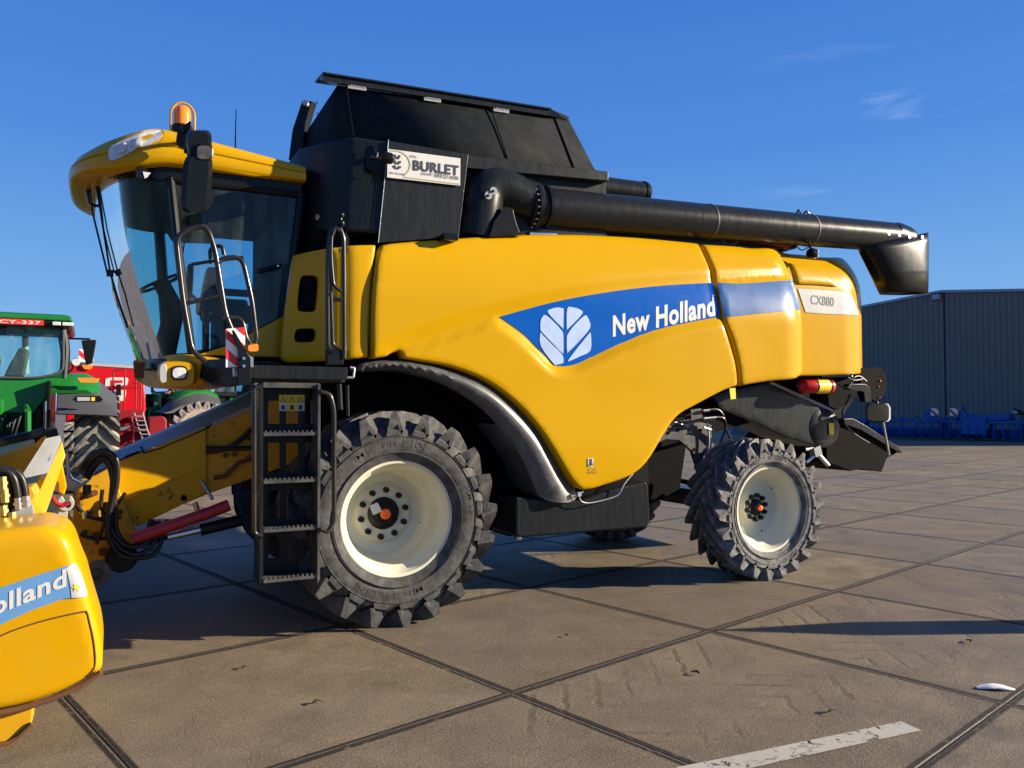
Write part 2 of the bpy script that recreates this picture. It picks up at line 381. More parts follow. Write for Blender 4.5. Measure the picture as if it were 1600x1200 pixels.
# ================================================================ GROUND
GA = R(15.2)
def ground_mat():
    m = bpy.data.materials.new('concrete_slabs'); m.use_nodes = True; t = m.node_tree; b = t.nodes['Principled BSDF']; L = t.links.new
    def nd(k, **kw):
        n = t.nodes.new(k)
        for a, v in kw.items(): setattr(n, a, v)
        return n
    def mth(op, a, b_=None, c=None):
        n = nd('ShaderNodeMath', operation=op)
        for i, v in enumerate((a, b_, c)):
            if v is None: continue
            if isinstance(v, (int, float)): n.inputs[i].default_value = v
            else: L(v, n.inputs[i])
        return n.outputs[0]
    def noise(vec, s, d=8, r=.6, dist=0):
        n = nd('ShaderNodeTexNoise'); n.inputs['Scale'].default_value = s; n.inputs['Detail'].default_value = d; n.inputs['Roughness'].default_value = r; n.inputs['Distortion'].default_value = dist
        L(vec, n.inputs['Vector']); return n.outputs['Fac']
    def mr(v, a, b_, c=0., d=1.):
        n = nd('ShaderNodeMapRange'); n.inputs['From Min'].default_value = a; n.inputs['From Max'].default_value = b_; n.inputs['To Min'].default_value = c; n.inputs['To Max'].default_value = d
        L(v, n.inputs['Value']); return n.outputs[0]
    def mix(f, A, Bc):
        n = nd('ShaderNodeMix', data_type='RGBA')
        if isinstance(f, float): n.inputs['Factor'].default_value = f
        else: L(f, n.inputs['Factor'])
        for k, v in (('A', A), ('B', Bc)):
            if isinstance(v, tuple): n.inputs[k].default_value = (*v, 1)
            else: L(v, n.inputs[k])
        return n.outputs['Result']
    tcn = nd('ShaderNodeTexCoord'); O = tcn.outputs['Object']   # object axes run along the slabs
    sp = nd('ShaderNodeSeparateXYZ'); L(O, sp.inputs[0])
    wob = noise(O, 9, 4); 
    def edge(c):
        cc = mth('ADD', c, mth('MULTIPLY', mth('SUBTRACT', wob, .5), .006))
        return mth('PINGPONG', cc, 1.0)
    dx, dy = edge(sp.outputs[0]), edge(sp.outputs[1]); d = mth('MINIMUM', dx, dy)
    cell = nd('ShaderNodeCombineXYZ'); L(mth('FLOOR', mth('DIVIDE', sp.outputs[0], 2)), cell.inputs[0]); L(mth('FLOOR', mth('DIVIDE', sp.outputs[1], 2)), cell.inputs[1])
    wn = nd('ShaderNodeTexWhiteNoise', noise_dimensions='2D'); L(cell.outputs[0], wn.inputs['Vector'])
    big = noise(O, .45, 6, .6); mid = noise(O, 2.3, 9, .65, .3); fine = noise(O, 70, 4, .7); gr = noise(O, 260, 2, .5)
    mpn = nd('ShaderNodeMapping'); mpn.inputs['Scale'].default_value = (1.2, 7, 1); mpn.inputs['Rotation'].default_value = (0, 0, R(8)); L(O, mpn.inputs[0])
    strk = noise(mpn.outputs[0], 3.2, 8, .65, 1.2)
    col = mix(mr(mid, .34, .66), (.105,.080,.040), (.240,.188,.105))
    col = mix(mr(strk, .50, .64, 0, .6), col, (.10,.072,.045))
    col = mix(mr(big, .42, .62, 0, .35), col, (.20,.168,.125))
    col = mix(mr(wn.outputs['Value'], 0, 1, 0, .7), col, (.10,.075,.052))
    col = mix(mr(fine, .54, .68, 0, .7), col, (.31,.262,.19))
    col = mix(mr(fine, .32, .44, .75, 0), col, (.06,.045,.03))
    col = mix(mr(gr, .60, .70, 0, .8), col, (.36,.31,.235))
    # hairline cracks and pits
    vor = nd('ShaderNodeTexVoronoi', feature='DISTANCE_TO_EDGE'); vor.inputs['Scale'].default_value = .8
    wv = nd('ShaderNodeVectorMath', operation='ADD'); L(O, wv.inputs[0])
    nv = nd('ShaderNodeTexNoise'); nv.inputs['Scale'].default_value = 2.2; nv.inputs['Detail'].default_value = 6; L(O, nv.inputs['Vector'])
    vm = nd('ShaderNodeVectorMath', operation='SCALE'); vm.inputs['Scale'].default_value = .9; L(nv.outputs['Color'], vm.inputs[0]); L(vm.outputs[0], wv.inputs[1]); L(wv.outputs[0], vor.inputs['Vector'])
    crk = mth('MULTIPLY', mr(vor.outputs['Distance'], .0, .006, 1, 0), mr(big, .50, .58, 0, .3)); col = mix(crk, col, (.05,.038,.028))
    # lug prints left by tyres : chevrons pressed in dirt
    cx = mth('ABSOLUTE', mth('SUBTRACT', mth('PINGPONG', mth('ADD', sp.outputs[1], .6), 1.7), .5))
    ph = mth('MODULO', mth('ADD', mth('ADD', sp.outputs[0], cx), mth('MULTIPLY', wob, .12)), .27)
    pr = mth('MULTIPLY', mr(mth('ABSOLUTE', mth('SUBTRACT', ph, .13)), .012, .035, 1, 0), mth('MULTIPLY', mr(cx, .34, .44, 1, 0), mr(noise(O, 1.1, 5), .47, .62, 0, .55)))
    col = mix(pr, col, (.075,.058,.04))
    # joints : steel edged slabs, dark dirt either side of a thin gap
    chip = noise(O, 14, 5, .7)
    dark = mth('MULTIPLY', mr(d, .034, .046, 1, 0), mr(chip, .34, .44, .35, 1)); col = mix(dark, col, (.016,.012,.009))
    steel = mth('MULTIPLY', mr(d, .011, .015, 1, 0), mr(chip, .42, .5, .25, .9)); col = mix(steel, col, (.11,.09,.07))
    gap = mr(d, .003, .0055, 1, 0); col = mix(gap, col, (.012,.01,.008))
    L(col, b.inputs['Base Color'])
    wet = mr(noise(O, .22, 5), .50, .66, 0, 1); ro = mth('SUBTRACT', mr(mid, .2, .8, .50, .78), mth('MULTIPLY', wet, .20))
    ro = mth('ADD', ro, mth('MULTIPLY', dark, .22)); L(ro, b.inputs['Roughness'])
    h = mth('ADD', mth('MULTIPLY', fine, .5), mth('MULTIPLY', mid, .8)); h = mth('ADD', h, mth('MULTIPLY', gr, .25)); h = mth('SUBTRACT', h, mth('MULTIPLY', mr(d, .0, .010, 1, 0), 1.6)); h = mth('SUBTRACT', h, mth('MULTIPLY', pr, .5)); h = mth('SUBTRACT', h, mth('MULTIPLY', crk, .4))
    bp = nd('ShaderNodeBump'); bp.inputs['Strength'].default_value = .9; bp.inputs['Distance'].default_value = .012; L(h, bp.inputs['Height']); L(bp.outputs[0], b.inputs['Normal'])
    b.inputs['Specular IOR Level'].default_value = .36
    return m
bm = B(); S = 900; face(bm, [(-S,-S,0),(S,-S,0),(S,S,0),(-S,S,0)])
g = obj('ground', bm, ground_mat()); g.location = (.16, -1.66, 0); g.rotation_euler = (0, 0, GA); g['kind'] = 'structure'
def paint_mat():
    m = mat('worn_white_marking', (.38,.36,.30), .7, var=.1); t = m.node_tree; b = t.nodes['Principled BSDF']
    tcn = t.nodes.new('ShaderNodeTexCoord'); n = t.nodes.new('ShaderNodeTexNoise'); n.inputs['Scale'].default_value = 11; n.inputs['Detail'].default_value = 10; n.inputs['Roughness'].default_value = .75; n.inputs['Distortion'].default_value = 1.2
    t.links.new(tcn.outputs['Object'], n.inputs['Vector']); r = t.nodes.new('ShaderNodeMapRange'); r.inputs['From Min'].default_value = .405; r.inputs['From Max'].default_value = .46
    t.links.new(n.outputs['Fac'], r.inputs['Value']); t.links.new(r.outputs[0], b.inputs['Alpha']); return m
PAINT = paint_mat()
bm = B()
face(bm, [PZ(x, y, .004) for x, y in [(1000,1230),(1060,1198),(1122,1186),(1408,1127),(1440,1141),(1230,1187),(1120,1212),(1080,1240)]])
o = obj('painted_line', bm, PAINT); o['kind'] = 'structure'
# small things lying on the slabs
bm = B()
c = PZ(1555, 1077, 0); u = Vector((.87,-.49,0)).normalized(); v = Vector((.49,.87,0))
rg = []
for i in range(9):
    t_ = i/8; wdt = .036*math.sin(math.pi*(.08+.84*t_))+.004; ctr = c+u*(t_-.5)*.21+v*.01*math.sin(5*t_)
    rg.append([ctr+v*wdt*math.cos(a)+Vector((0,0,.003+wdt*.30*(1+math.sin(a)+.35*math.sin(3*a+i)))) for a in [k*math.pi/5 for k in range(10)]])
loft(bm, rg); o = obj('crumpled_wrapper', bm, [mat('white_wrapper', (.75,.74,.7), .35, var=.25, scale=40)], ang=25)
tag(o, 'crumpled white wrapper lying on the concrete near the right edge', 'litter')
LF = mat('dead_leaf', (.03,.018,.01), .7)
for i, (x, y, s, lb) in enumerate([(382,1045,.026,'tiny curled dark leaf on the slab just below the tyre shadow at left'),(495,1100,.03,'curled dark leaf in the middle of the slab below the big front wheel'),(1086,1054,.03,'small dark leaf on the slab to the right of the joint crossing'),(1299,1114,.034,'dark leaf on the slab just above the painted white line'),(885,995,.02,'small dark leaf on the slab behind the big front wheel'),(1514,1004,.028,'dark leaf just below the shadow band near the right edge')]):
    bm = B(); c = PZ(x, y, 0); a = random.random()*3; u = Vector((math.cos(a), math.sin(a), 0)); v = Vector((-u.y, u.x, 0))
    rg = []
    for k in range(6):
        t_ = k/5; wd = s*.45*math.sin(math.pi*(.1+.8*t_)); zc = .006+.012*math.sin(math.pi*t_*.9+.4)
        rg.append([c+u*(t_-.5)*2*s+v*wd*q+Vector((0,0,zc+abs(q)*s*.3)) for q in (-1,-.4,.4,1)]+[c+u*(t_-.5)*2*s+v*wd*q+Vector((0,0,zc+abs(q)*s*.3-.003)) for q in (1,.4,-.4,-1)])
    loft(bm, rg); o = obj('fallen_leaf', bm, LF); tag(o, lb, 'leaf', 'fallen leaves on the slabs')
# ================================================================ COMBINE HARVESTER
CH = thing('combine_harvester', 'large yellow combine harvester with black grain tank, unloading tube and cream wheel rims', 'combine harvester', (2, 1.6, 0))
def wheel(name, cx, Rr, Wd, rb, hubd, lugs, parent, c2=None, tyre_m=TYRE, lug_m=None, hubr=.135, fancy=True, side=1, rimm=RIM, orange=True, words=None):
    """hub axis along Y, outer face at y = 0 for side 1; built in place"""
    yo = 0.0; s = side
    def yy(v): return yo+v*s if s > 0 else c2-v
    k = Rr/.84; cz = Rr-.01
    prof = [(rb,.10),(rb+.02,.045),(rb+.05,.03),(rb+.07*k,.015),(rb+.13*k,.002),(rb+.20*k,.0),(Rr-.15*k,.018),(Rr-.115*k,.05),(Rr-.088*k,.10),(Rr-.075*k,.2),(Rr-.07*k,Wd/2)]
    prof = prof+[(r, Wd-y) for r, y in prof[-2::-1]]
    root = obj('wheel', wheel_hub_bm(cx, cz, hubr, hubd, yy, k, rb, orange), [BLKP, ORG, WHT], parent, bev=.004)
    bm = B(); lathe(bm, [(r, yy(y)) for r, y in prof], (cx, 0, cz), seg=88)
    def pt(a, r, y): return Vector((cx+r*math.cos(a), yy(y), cz+r*math.sin(a)))
    for half in (0, 1):
        for i in range(lugs):
            a0 = 2*math.pi*(i+(.5 if half else 0))/lugs+.1
            st = []
            for (t, y, rt, wd, rbs, fl) in ((0,.022,Rr-.160*k,.105,Rr-.20*k,1.15),(.03,-.008,Rr-.10*k,.082,Rr-.185*k,2.0),(.07,-.008,Rr-.012*k,.052,Rr-.15*k,3.2),(.2,.05,Rr-.0*k,.062,Rr-.10*k,2.5),(.6,Wd*.28,Rr,.050,Rr-.09*k,1.9),(1,Wd*.515,Rr,.056,Rr-.09*k,1.8)):
                ac = a0-t*.50/k*1.0; hw = wd/Rr/2; hw *= k*.97; hb = hw*fl; y2 = y if not half else Wd-y
                st.append([pt(ac+hb, rbs, y2 if t > .05 else y2), pt(ac+hw, rt, y2), pt(ac-hw, rt, y2), pt(ac-hb, rbs, y2)])
            loft(bm, st, mi=1)
    # raised ring and ribs on the sidewall
    for rr, wv in ((rb+.085*k, .006), (Rr-.20*k, .007)):
        lathe(bm, [(rr-wv, yy(.004)), (rr, yy(-.006)), (rr+wv, yy(.004))], (cx, 0, cz), seg=72)
    ty = obj('tyre', bm, [tyre_m, lug_m or tyre_m], root, ang=32)
    if words:
        for (s_, mid, span, rr, hh, inv) in words:
            vx, fc = textverts(s_, .012); b2 = B(); vs_ = []
            for u, v in vx:
                if inv: a = R(mid)+(u-.5)*R(span); r = rr+hh/2-v*hh/.7
                else: a = R(mid)-(u-.5)*R(span); r = rr-hh/2+v*hh/.7
                vs_.append(b2.verts.new(pt(a, r, -.001)))
            for f in fc:
                try: b2.faces.new([vs_[q] for q in f])
                except ValueError: pass
            ex = bmesh.ops.extrude_face_region(b2, geom=list(b2.faces))
            for e_ in ex['geom']:
                if isinstance(e_, bmesh.types.BMVert): e_.co.y += .006*s
            obj('raised_lettering', b2, tyre_m, ty)
    bm = B()
    rp = [(rb+.012,.135),(rb+.024,.075),(rb+.018,.052),(rb-.004,.056),(rb-.012,.075),(rb-.02,.13),(rb-.055,.17),(rb-.065,.26*hubd/.4),(rb-.06,.30*hubd/.4),(rb-.085,.33*hubd/.4),(rb-.11,hubd),(rb-.18,hubd+.015),(hubr*1.75,hubd-.005),(hubr*1.6,hubd-.02),(hubr*.8,hubd-.02),(.0001,hubd-.02)]
    lathe(bm, [(r, yy(y)) for r, y in rp], (cx, 0, cz), seg=72)
    back = [(rb+.012,.135),(rb-.01,.2),(rb-.03,Wd-.2),(rb+.012,Wd-.1)]
    lathe(bm, [(r, yy(y)) for r, y in back], (cx, 0, cz), seg=48)
    obj('rim', bm, rimm, root, ang=35)
    return root
def wheel_hub_bm(cx, cz, hr, hd, yy, k, rb, orange):
    bm = B(); c = (cx, 0, cz)
    lathe(bm, [(.0001, yy(hd-.085)),(hr*.52, yy(hd-.085)),(hr*.58, yy(hd-.07)),(hr*.86, yy(hd-.055)),(hr*.98, yy(hd-.04)),(hr*.98, yy(hd-.018))], c, seg=40)
    if orange: lathe(bm, [(.0001, yy(hd-.112)),(hr*.26, yy(hd-.11)),(hr*.32, yy(hd-.10)),(hr*.32, yy(hd-.085))], c, seg=28, mi=1)
    for i in range(10):
        a = 2*math.pi*i/10+.2; bx, bz = cx+hr*1.42*math.cos(a), cz+hr*1.42*math.sin(a)
        lathe(bm, [(.0001, yy(hd-.065)),(.018, yy(hd-.063)),(.024, yy(hd-.055)),(.026, yy(hd-.02))], (bx, 0, bz), seg=8)
    return bm
fw = wheel('wheel', 0.02, .84, .66, .435, .46, 20, CH, words=[('MICHELIN', 98, 58, .60, .058, False), ('MICHELIN', 262, 56, .585, .05, False), ('XM 28', 12, 22, .61, .035, False)])
fw['label'] = 'front drive wheel, larger, black hub with a white tag'
bm = B(); q = [P(x, y, .36) for x, y in [(577,790),(590,785),(597,799),(583,805)]]; face(bm, q); obj('paper_tag', bm, WHT, fw)
rw = wheel('wheel', 3.87, .70, .52, .405, .27, 22, CH, tyre_m=TYRED, hubr=.085, words=[('MICHELIN', 96, 56, .535, .05, False), ('XeoBib', 300, 40, .53, .045, False)])
rw['label'] = 'smaller rear steering wheel'
wheel('wheel', 0.02, .84, .66, .435, .46, 20, CH, c2=3.25, side=-1)
wheel('wheel', 3.87, .70, .52, .405, .27, 22, CH, c2=3.2, side=-1, hubr=.085)
bm = B(); tube(bm, [(0.02,.5,.83),(0.02,2.8,.83)], .13, 16); box(bm, -.28,.3,.72,2.5,.62,1.05); obj('front_axle', bm, BLK, CH, bev=.02)
bm = B(); box(bm, 3.74,4.0,.5,2.8,.62,.80); tube(bm, [(3.87,.3,.69),(3.87,2.9,.69)], .075, 12); tube(bm, [(3.7,.6,.85),(3.7,1.5,.9)], .03, 8); obj('rear_axle', bm, BLK, CH, bev=.01)
for x_, y_ in ((1205,763),(1190,829),(1222,790)):
    bm = B(); disc(bm, P(x_, y_, .235), (0,-1,0), .010, .004, 8); obj('rim_hole', bm, DARK, rw)
for x_, y_ in ((657,817),(582,773),(611,874)):
    bm = B(); disc(bm, P(x_, y_, .43), (0,-1,0), .009, .004, 8); obj('rim_hole', bm, DARK, fw)
# dark core of the machine (straw walkers, engine bay, chassis)
bm = B()
prism(bm, [(-.30,.78,1.25),(.9,.78,1.05),(1.2,.5,.95),(2.6,.5,.95),(2.9,.80,1.25),(5.4,.80,1.75),(5.55,.8,3.0),(2.4,.8,3.12),(-.30,.8,3.1)], (0,2.0,0))
prism(bm, [(1.1,1.0,.62),(3.0,1.0,.66),(3.5,1.0,.78),(3.6,1.0,1.3),(2.9,1.0,1.6),(1.1,1.0,1.3)], (0,1.5,0)); obj('body_frame', bm, DARK, CH)
# ---- side surfaces
def base_y(x, z):
    y = .12
    if z > 2.55: y += .26*((z-2.55)/.8)**2
    if z < 1.9: y -= .03*sstep(1.9, 1.2, z)
    if x > 3.2: y += .015*(x-3.2)
    return y
POCK_PX = [(780,495),(780,495),(870,471),(960,455),(1040,446),(1113,442),(1113,442),(1119,465),(1125,495),(1125,495),(1080,503),(1020,517),(960,541),(905,567),(880,572),(866,569),(845,549),(815,520)]
POCK = [(p.x, p.z) for p in smooth([PF(x, y, base_y) for x, y in POCK_PX], 4, True)]
RIDGE = [(p.x, p.z) for p in smooth([PF(x, y, base_y) for x, y in [(560,572),(620,550),(700,523),(780,495),(870,471),(960,455),(1040,446),(1130,440),(1280,432)]], 4)]
RX = [p[0] for p in RIDGE]
def ridge_z(x):
    if x <= RX[0]: return RIDGE[0][1]
    for a, b in zip(RIDGE, RIDGE[1:]):
        if a[0] <= x <= b[0]: return a[1]+(b[1]-a[1])*(x-a[0])/(b[0]-a[0]+1e-9)
    return RIDGE[-1][1]
_c = {}
def side_y(x, z):
    k = (round(x, 4), round(z, 4))
    if k in _c: return _c[k]
    y = base_y(x, z); d = ridge_z(x)-z
    # crease along the arch: the skin above rolls inwards to it, the lobe below starts proud again
    if d <= 0: y += .038*sstep(-.15, 0, d)*sstep(-.5, .2, x)
    else: y += .038*(1-sstep(0, .05 if x < .9 else .012, d))*sstep(-.5, .2, x) - .012*sstep(0, .5, d)
    if .7 < x < 3.6 and 1.6 < z < 3.1:
        q = (x, z); ins = inside(q, POCK); dd = pdist(q, POCK)
        if ins: y = base_y(x, z)+.040
        elif d > 0: 
            t = sstep(.085, 0, dd); y = y*(1-t)+(base_y(x, z)+.040)*t
    _c[k] = y; return y
def s1(x, z): return side_y(x, z)
MAIN = [(597,383),(597,383),(620,379),(700,373),(800,367),(900,366),(1000,371),(1085,379),(1092,380),(1092,380),(1104,405),(1113,440),(1125,495),(1140,530),(1151,570),(1154,602),(1154,602),(1130,611),(1090,632),(1060,650),(1038,680),(1012,722),(985,744),(940,760),(920,765),(906,763),(890,745),(868,708),(842,668),(805,628),(760,595),(705,573),(650,563),(633,560),(630,557),(624,549),(612,552),(603,557),(582,560),(582,560),(582,500),(585,440),(590,400)]
sp_main = skin('side_panel', outline(MAIN, side_y), s1, YEL, CH, step=.045, er=.035, ed=.03, thick=.10)
bp_ = outline(POCK_PX, side_y)
dec = skin('blue_decal', bp_, s1, BLUE, CH, step=.05, er=0, ed=0, thick=0, off=-.004)
text('brand_lettering', 'New Holland', pxlay((957,525), (1117,492), 31, side_y, .0065, .0), WHT, dec, off=.034)
bm = B()
def zp(l): return [PF(760+x/4, 440+y/4, side_y)+Vector((0,-.008,0)) for x, y in l]
for l in ([(382,195),(400,172),(440,162),(475,168),(480,176),(478,285),(470,288)],[(500,285),(503,168),(540,162),(575,172),(598,200),(510,292)],[(335,290),(336,250),(345,225),(368,210),(425,258),(462,300),(477,330),(478,440),(462,438),(400,375),(342,312)],[(502,440),(500,350),(512,320),(545,275),(612,212),(632,228),(640,245),(645,290),(580,370),(515,435)],[(335,322),(350,335),(410,395),(470,455),(480,500),(470,512),(440,518),(420,515),(338,405)],[(640,325),(650,330),(648,430),(580,468),(515,497),(510,490),(535,455),(590,385)]):
    cur = smooth([(a, b_, 0) for a, b_ in l], 3, True); face(bm, zp([(p.x, p.y) for p in cur]))
obj('leaf_emblem', bm, LEAF, dec)
bm = B(); face(bm, [PF(x, y, side_y)+Vector((0,-.006,0)) for x, y in ((918,716),(927,716),(926,729),(918,729))]); lbp = obj('warning_decal', bm, WHT, sp_main)
bm = B(); face(bm, [PF(x, y, side_y)+Vector((0,-.009,0)) for x, y in ((920,717),(925,717),(924,721),(926,727),(919,728),(921,722))])
for cx_ in (921,929):
    a_, b_, c_ = [PF(x, y, side_y)+Vector((0,-.007,0)) for x, y in ((cx_,731),(cx_+3.5,739),(cx_-3.5,739))]; ct = (a_+b_+c_)/3
    for p_, q_ in ((a_,b_),(b_,c_),(c_,a_)): face(bm, [p_, q_, q_+(ct-q_)*.25, p_+(ct-p_)*.25])
obj('warning_mark', bm, INK, lbp)
# second panel
def s2(x, z):
    y = side_y(x, z); x1 = 4.15
    if x > x1: y += .30*((x-x1)/.55)**2.6
    return y
SEC = [(1098,381),(1098,381),(1150,384),(1190,387),(1218,394),(1232,404),(1240,418),(1247,436),(1250,455),(1259,478),(1263,500),(1263,540),(1259,570),(1253,586),(1243,592),(1200,596),(1158,603),(1158,603),(1155,570),(1145,530),(1130,495),(1118,440),(1109,405)]
p2 = skin('side_panel', outline(SEC, s2), s2, YEL, CH, step=.045, er=.04, ed=.035, thick=.12)
BD2 = [(1118,442),(1118,442),(1180,442),(1248,445),(1248,445),(1254,466),(1260,487),(1260,487),(1195,489),(1131,496),(1131,496),(1125,468)]
skin('blue_decal', outline(BD2, s2), s2, BLUEP, p2, step=.05, er=0, thick=0, off=-.004)
# rear hood
def s3(x, z):
    y = .42
    if z > 2.95: y += .20*((z-2.95)/.5)**2.4
    if x > 5.35: y += .17*((x-5.35)/.5)**2
    return y
HOOD = [(1215,397),(1232,396),(1270,399),(1300,402),(1324,407),(1342,418),(1352,437),(1357,460),(1361,492),(1364,525),(1362,555),(1357,574),(1350,585),(1350,585),(1300,586),(1225,588),(1225,588),(1220,500)]
hood = skin('rear_hood', outline(HOOD, s3), s3, YEL, CH, step=.045, er=.03, ed=.02, thick=.5)
def s3b(x, z): return s3(x, z)
BD3 = [(1246,451),(1246,451),(1280,453),(1320,456),(1326,457),(1334,470),(1341,493),(1341,493),(1300,491),(1258,488),(1258,488)]
sd = skin('silver_decal', outline(BD3, s3, 4), s3b, SILV, hood, step=.05, er=0, thick=0, off=-.006)
text('model_lettering', 'CX880', pxlay((1266,475), (1302,479), 14.5, s3, .0085), INK, sd, off=.004)
# raised upper shoulder of the rear hood
def s3c(x, z): return s3(x, z)-.03
skin('hood_shoulder', outline([(1232,411),(1232,411),(1265,415),(1285,423),(1300,438),(1307,449),(1307,449),(1275,446),(1243,445),(1243,445)], s3, 3), s3c, YEL, hood, step=.05, er=.05, ed=.03, thick=.06)
# ---- front fender
def fend_y(x, z): return .10
FO = [(556,575),(575,566),(620,562),(660,566),(705,577),(760,598),(803,630),(843,671),(868,711),(888,746),(903,768),(904,779),(890,784),(862,784),(846,776),(838,762),(818,716),(790,676),(757,640),(715,611),(668,590),(615,578),(570,580)]
fo = [(p.x, p.z) for p in smooth([P(x, y, .15) for x, y in FO], 4, True)]
FOUT = [(p.x, p.z) for p in smooth([P(x, y, .15) for x, y in FO[:12]], 4)]; FIN = [(p.x, p.z) for p in smooth([P(x, y, .15) for x, y in FO[14:]], 4)]
def fy(x, z):
    a_, b_ = pdist((x, z), FOUT, False), pdist((x, z), FIN, False); t = a_/(a_+b_+1e-6)
    # a crowned strip : rises from the body skin to a soft crest, then rolls under towards the tyre
    return .195-.085*math.sin(math.pi/2*min(1, t/.52)) if t < .52 else .110+.07*((t-.52)/.48)**1.6
skin('fender', [(p[0], p[1]) for p in fo], fy, FEND, CH, step=.035, er=0, ed=0, thick=.45)
# inner arch lip that carries the fender in towards the chassis
bm = B(); arc = [P(x, y, .2) for x, y in [(838,765),(817,718),(788,678),(755,642),(713,613),(666,592),(612,580),(560,582)]]
arc = smooth(arc, 3); loft(bm, [arc+[p+Vector((.0,0,.02)) for p in reversed(arc)], [p+Vector((0,.7,0)) for p in arc]+[p+Vector((0,.7,.02)) for p in reversed(arc)]]); obj('wheel_arch', bm, BLKP, CH)
# ---- yellow shoulder behind the cab, wrapping to the slanted face beside the door
def s0(x, z):
    y = .17
    if z > 2.6: y += .05*((z-2.6)/.6)**2
    t = -.36-x
    if t > -.06: y += .5*1.25*((t+.06)**2/(.12) if t < .06 else t)
    return y
SH = [(459,404),(466,397),(500,390),(540,384),(582,382),(588,384),(588,384),(581,440),(578,500),(576,558),(576,558),(540,562),(500,564),(455,566),(444,562),(441,552),(444,510),(452,450)]
H1 = outline([(470,434),(478,430),(492,430),(498,436),(497,460),(494,482),(489,487),(472,487),(465,482),(466,458)], s0, 3)
H2 = outline([(461,520),(466,514),(488,513),(494,518),(493,528),(488,534),(466,535),(460,530)], s0, 3)
sh = skin('shoulder_panel', outline(SH, s0), s0, YEL, CH, step=.05, er=.03, ed=.025, thick=.06, holes=[H1, H2])
for hh in (H1, H2):
    bm = B(); cx_ = sum(p[0] for p in hh)/len(hh); cz_ = sum(p[1] for p in hh)/len(hh)
    vsb = [Vector((cx_+(p[0]-cx_)*1.12, s0(p[0], p[1])+.05, cz_+(p[1]-cz_)*1.08)) for p in hh]; face(bm, vsb); obj('recess', bm, DARK, sh)
bm = B(); prism(bm, [(-.34,.32,2.0),(-.34,.32,3.15),(-.62,.74,3.15),(-.62,.74,2.0)], (.3,.35,0)); obj('front_bulkhead', bm, DARK, CH)
# ================= GRAIN TANK
bm = B()
def tk(px, py): return P(px, py, .32)
c1, c2_, c3, c4 = tk(548,215), tk(727,243), tk(714,373), tk(538,386)
zt, zb = 3.88, 3.10
ring = lambda z, x0, x1: [Vector((x0+.04, .30, z)), Vector((x1, .30, z)), Vector((x1, 2.95, z)), Vector((-.62, 2.95, z)), Vector((-.66, 2.6, z)), Vector((-.62, .80, z)), Vector((x0-.03, .34, z))]
loft(bm, [ring(zb, c4.x, c3.x+.0), ring(3.5, (c4.x+c1.x)/2, c2_.x-.06), ring(zt, c1.x, c2_.x)])
tank = obj('grain_tank', bm, BLKS, CH, bev=.04)
bm = B(); prism(bm, [tk(603,222)+Vector((0,-.045,0)), tk(729,243)+Vector((0,-.045,0)), tk(714,372)+Vector((0,-.045,0)), tk(588,381)+Vector((0,-.045,0))], (0,.04,0)); obj('tank_side_panel', bm, BLKS, tank, bev=.006)
bm = B(); tube(bm, [tk(604,221)+Vector((0,-.05,0)), tk(600,262)+Vector((0,-.05,0)), tk(588,381)+Vector((0,-.05,0))], .004, 6); obj('panel_seam', bm, STEEL, tank)
bm = B(); box(bm, c1.x-.02, 2.2, .42, 2.9, 3.2, 3.88); obj('tank_body', bm, BLKS, tank)
# lip under the extension
bm = B(); l0, l1, l2, l3 = P(727,241,.33), P(951,268,.33), P(951,283,.33), P(724,262,.33)
prism(bm, [l0, l1, l2, l3], (0,.3,0)); obj('tank_lip', bm, BLKS, tank, bev=.008)
# sloping extension : lower rim and upper rim of a frustum
b0, b1, t0_, t1_ = P(546,216,.36), P(931,268,.36), P(527,133,.76), P(888,186,.76)
bm = B(); yb, yt = 2.85, 2.55
loft(bm, [[b0, b1, Vector((b1.x, yb, b1.z)), Vector((b0.x, yb, b0.z))], [t0_, t1_, Vector((t1_.x, yt, t1_.z)), Vector((t0_.x, 1.95, t0_.z-.02))]], cap=False)
ext = obj('tank_extension', bm, BLKX, tank)
md = ext.modifiers.new('sheet', 'SOLIDIFY'); md.thickness = .012
bm = B()
for (a, b) in (((540,134),(552,214)),((764,163),(792,248)),((866,184),(896,262))):
    p, q = P(a[0], a[1], .755), P(b[0], b[1], .37); off = Vector((0,-.010,.002)); tube(bm, [p+off, q+off], .006, 6)
obj('sheet_joint', bm, DARK, ext)
for (x, y) in ((546,131),(664,150),(772,167)):
    bm = B(); p = P(x, y+1, .74); ax = (t1_-t0_).normalized()
    p = p+Vector((0,-.03,-.02))
    for k in range(5): tube(bm, [p+ax*(.028*k), p+ax*(.028*k+.022)], .011, 6)
    obox(bm, p+ax*.06+Vector((0,.0,-.012)), ax*.16, (0,.01,0), (0,0,.03)); obj('hinge', bm, ALU, ext)
bm = B()
# folding lid : a thin roof sheet with turned edge, nose stands past the front
L0, L1 = P(504,116,.70), P(860,172,.70); M0, M1 = P(527,132,.74), P(860,178,.74)
prism(bm, [L0, L0+Vector((0,0,-.055)), Vector((M0.x-.02, .74, M0.z)), Vector((M0.x+.02,.9,M0.z+.05)), Vector((L0.x,.9,L0.z+.04))], L1-L0)
prism(bm, [L0+Vector((0,-.02,.0)), L0+Vector((0,-.02,.014)), Vector((L0.x, .98, L0.z+.045)), Vector((L0.x, .98, L0.z+.03))], L1-L0)
obj('tank_lid', bm, BLK, tank)
bm = B(); prism(bm, [P(860,170,.72), P(890,183,.74), P(887,188,.74), P(858,181,.74)], (0,.3,0)); obj('lid_corner', bm, BLK, tank)
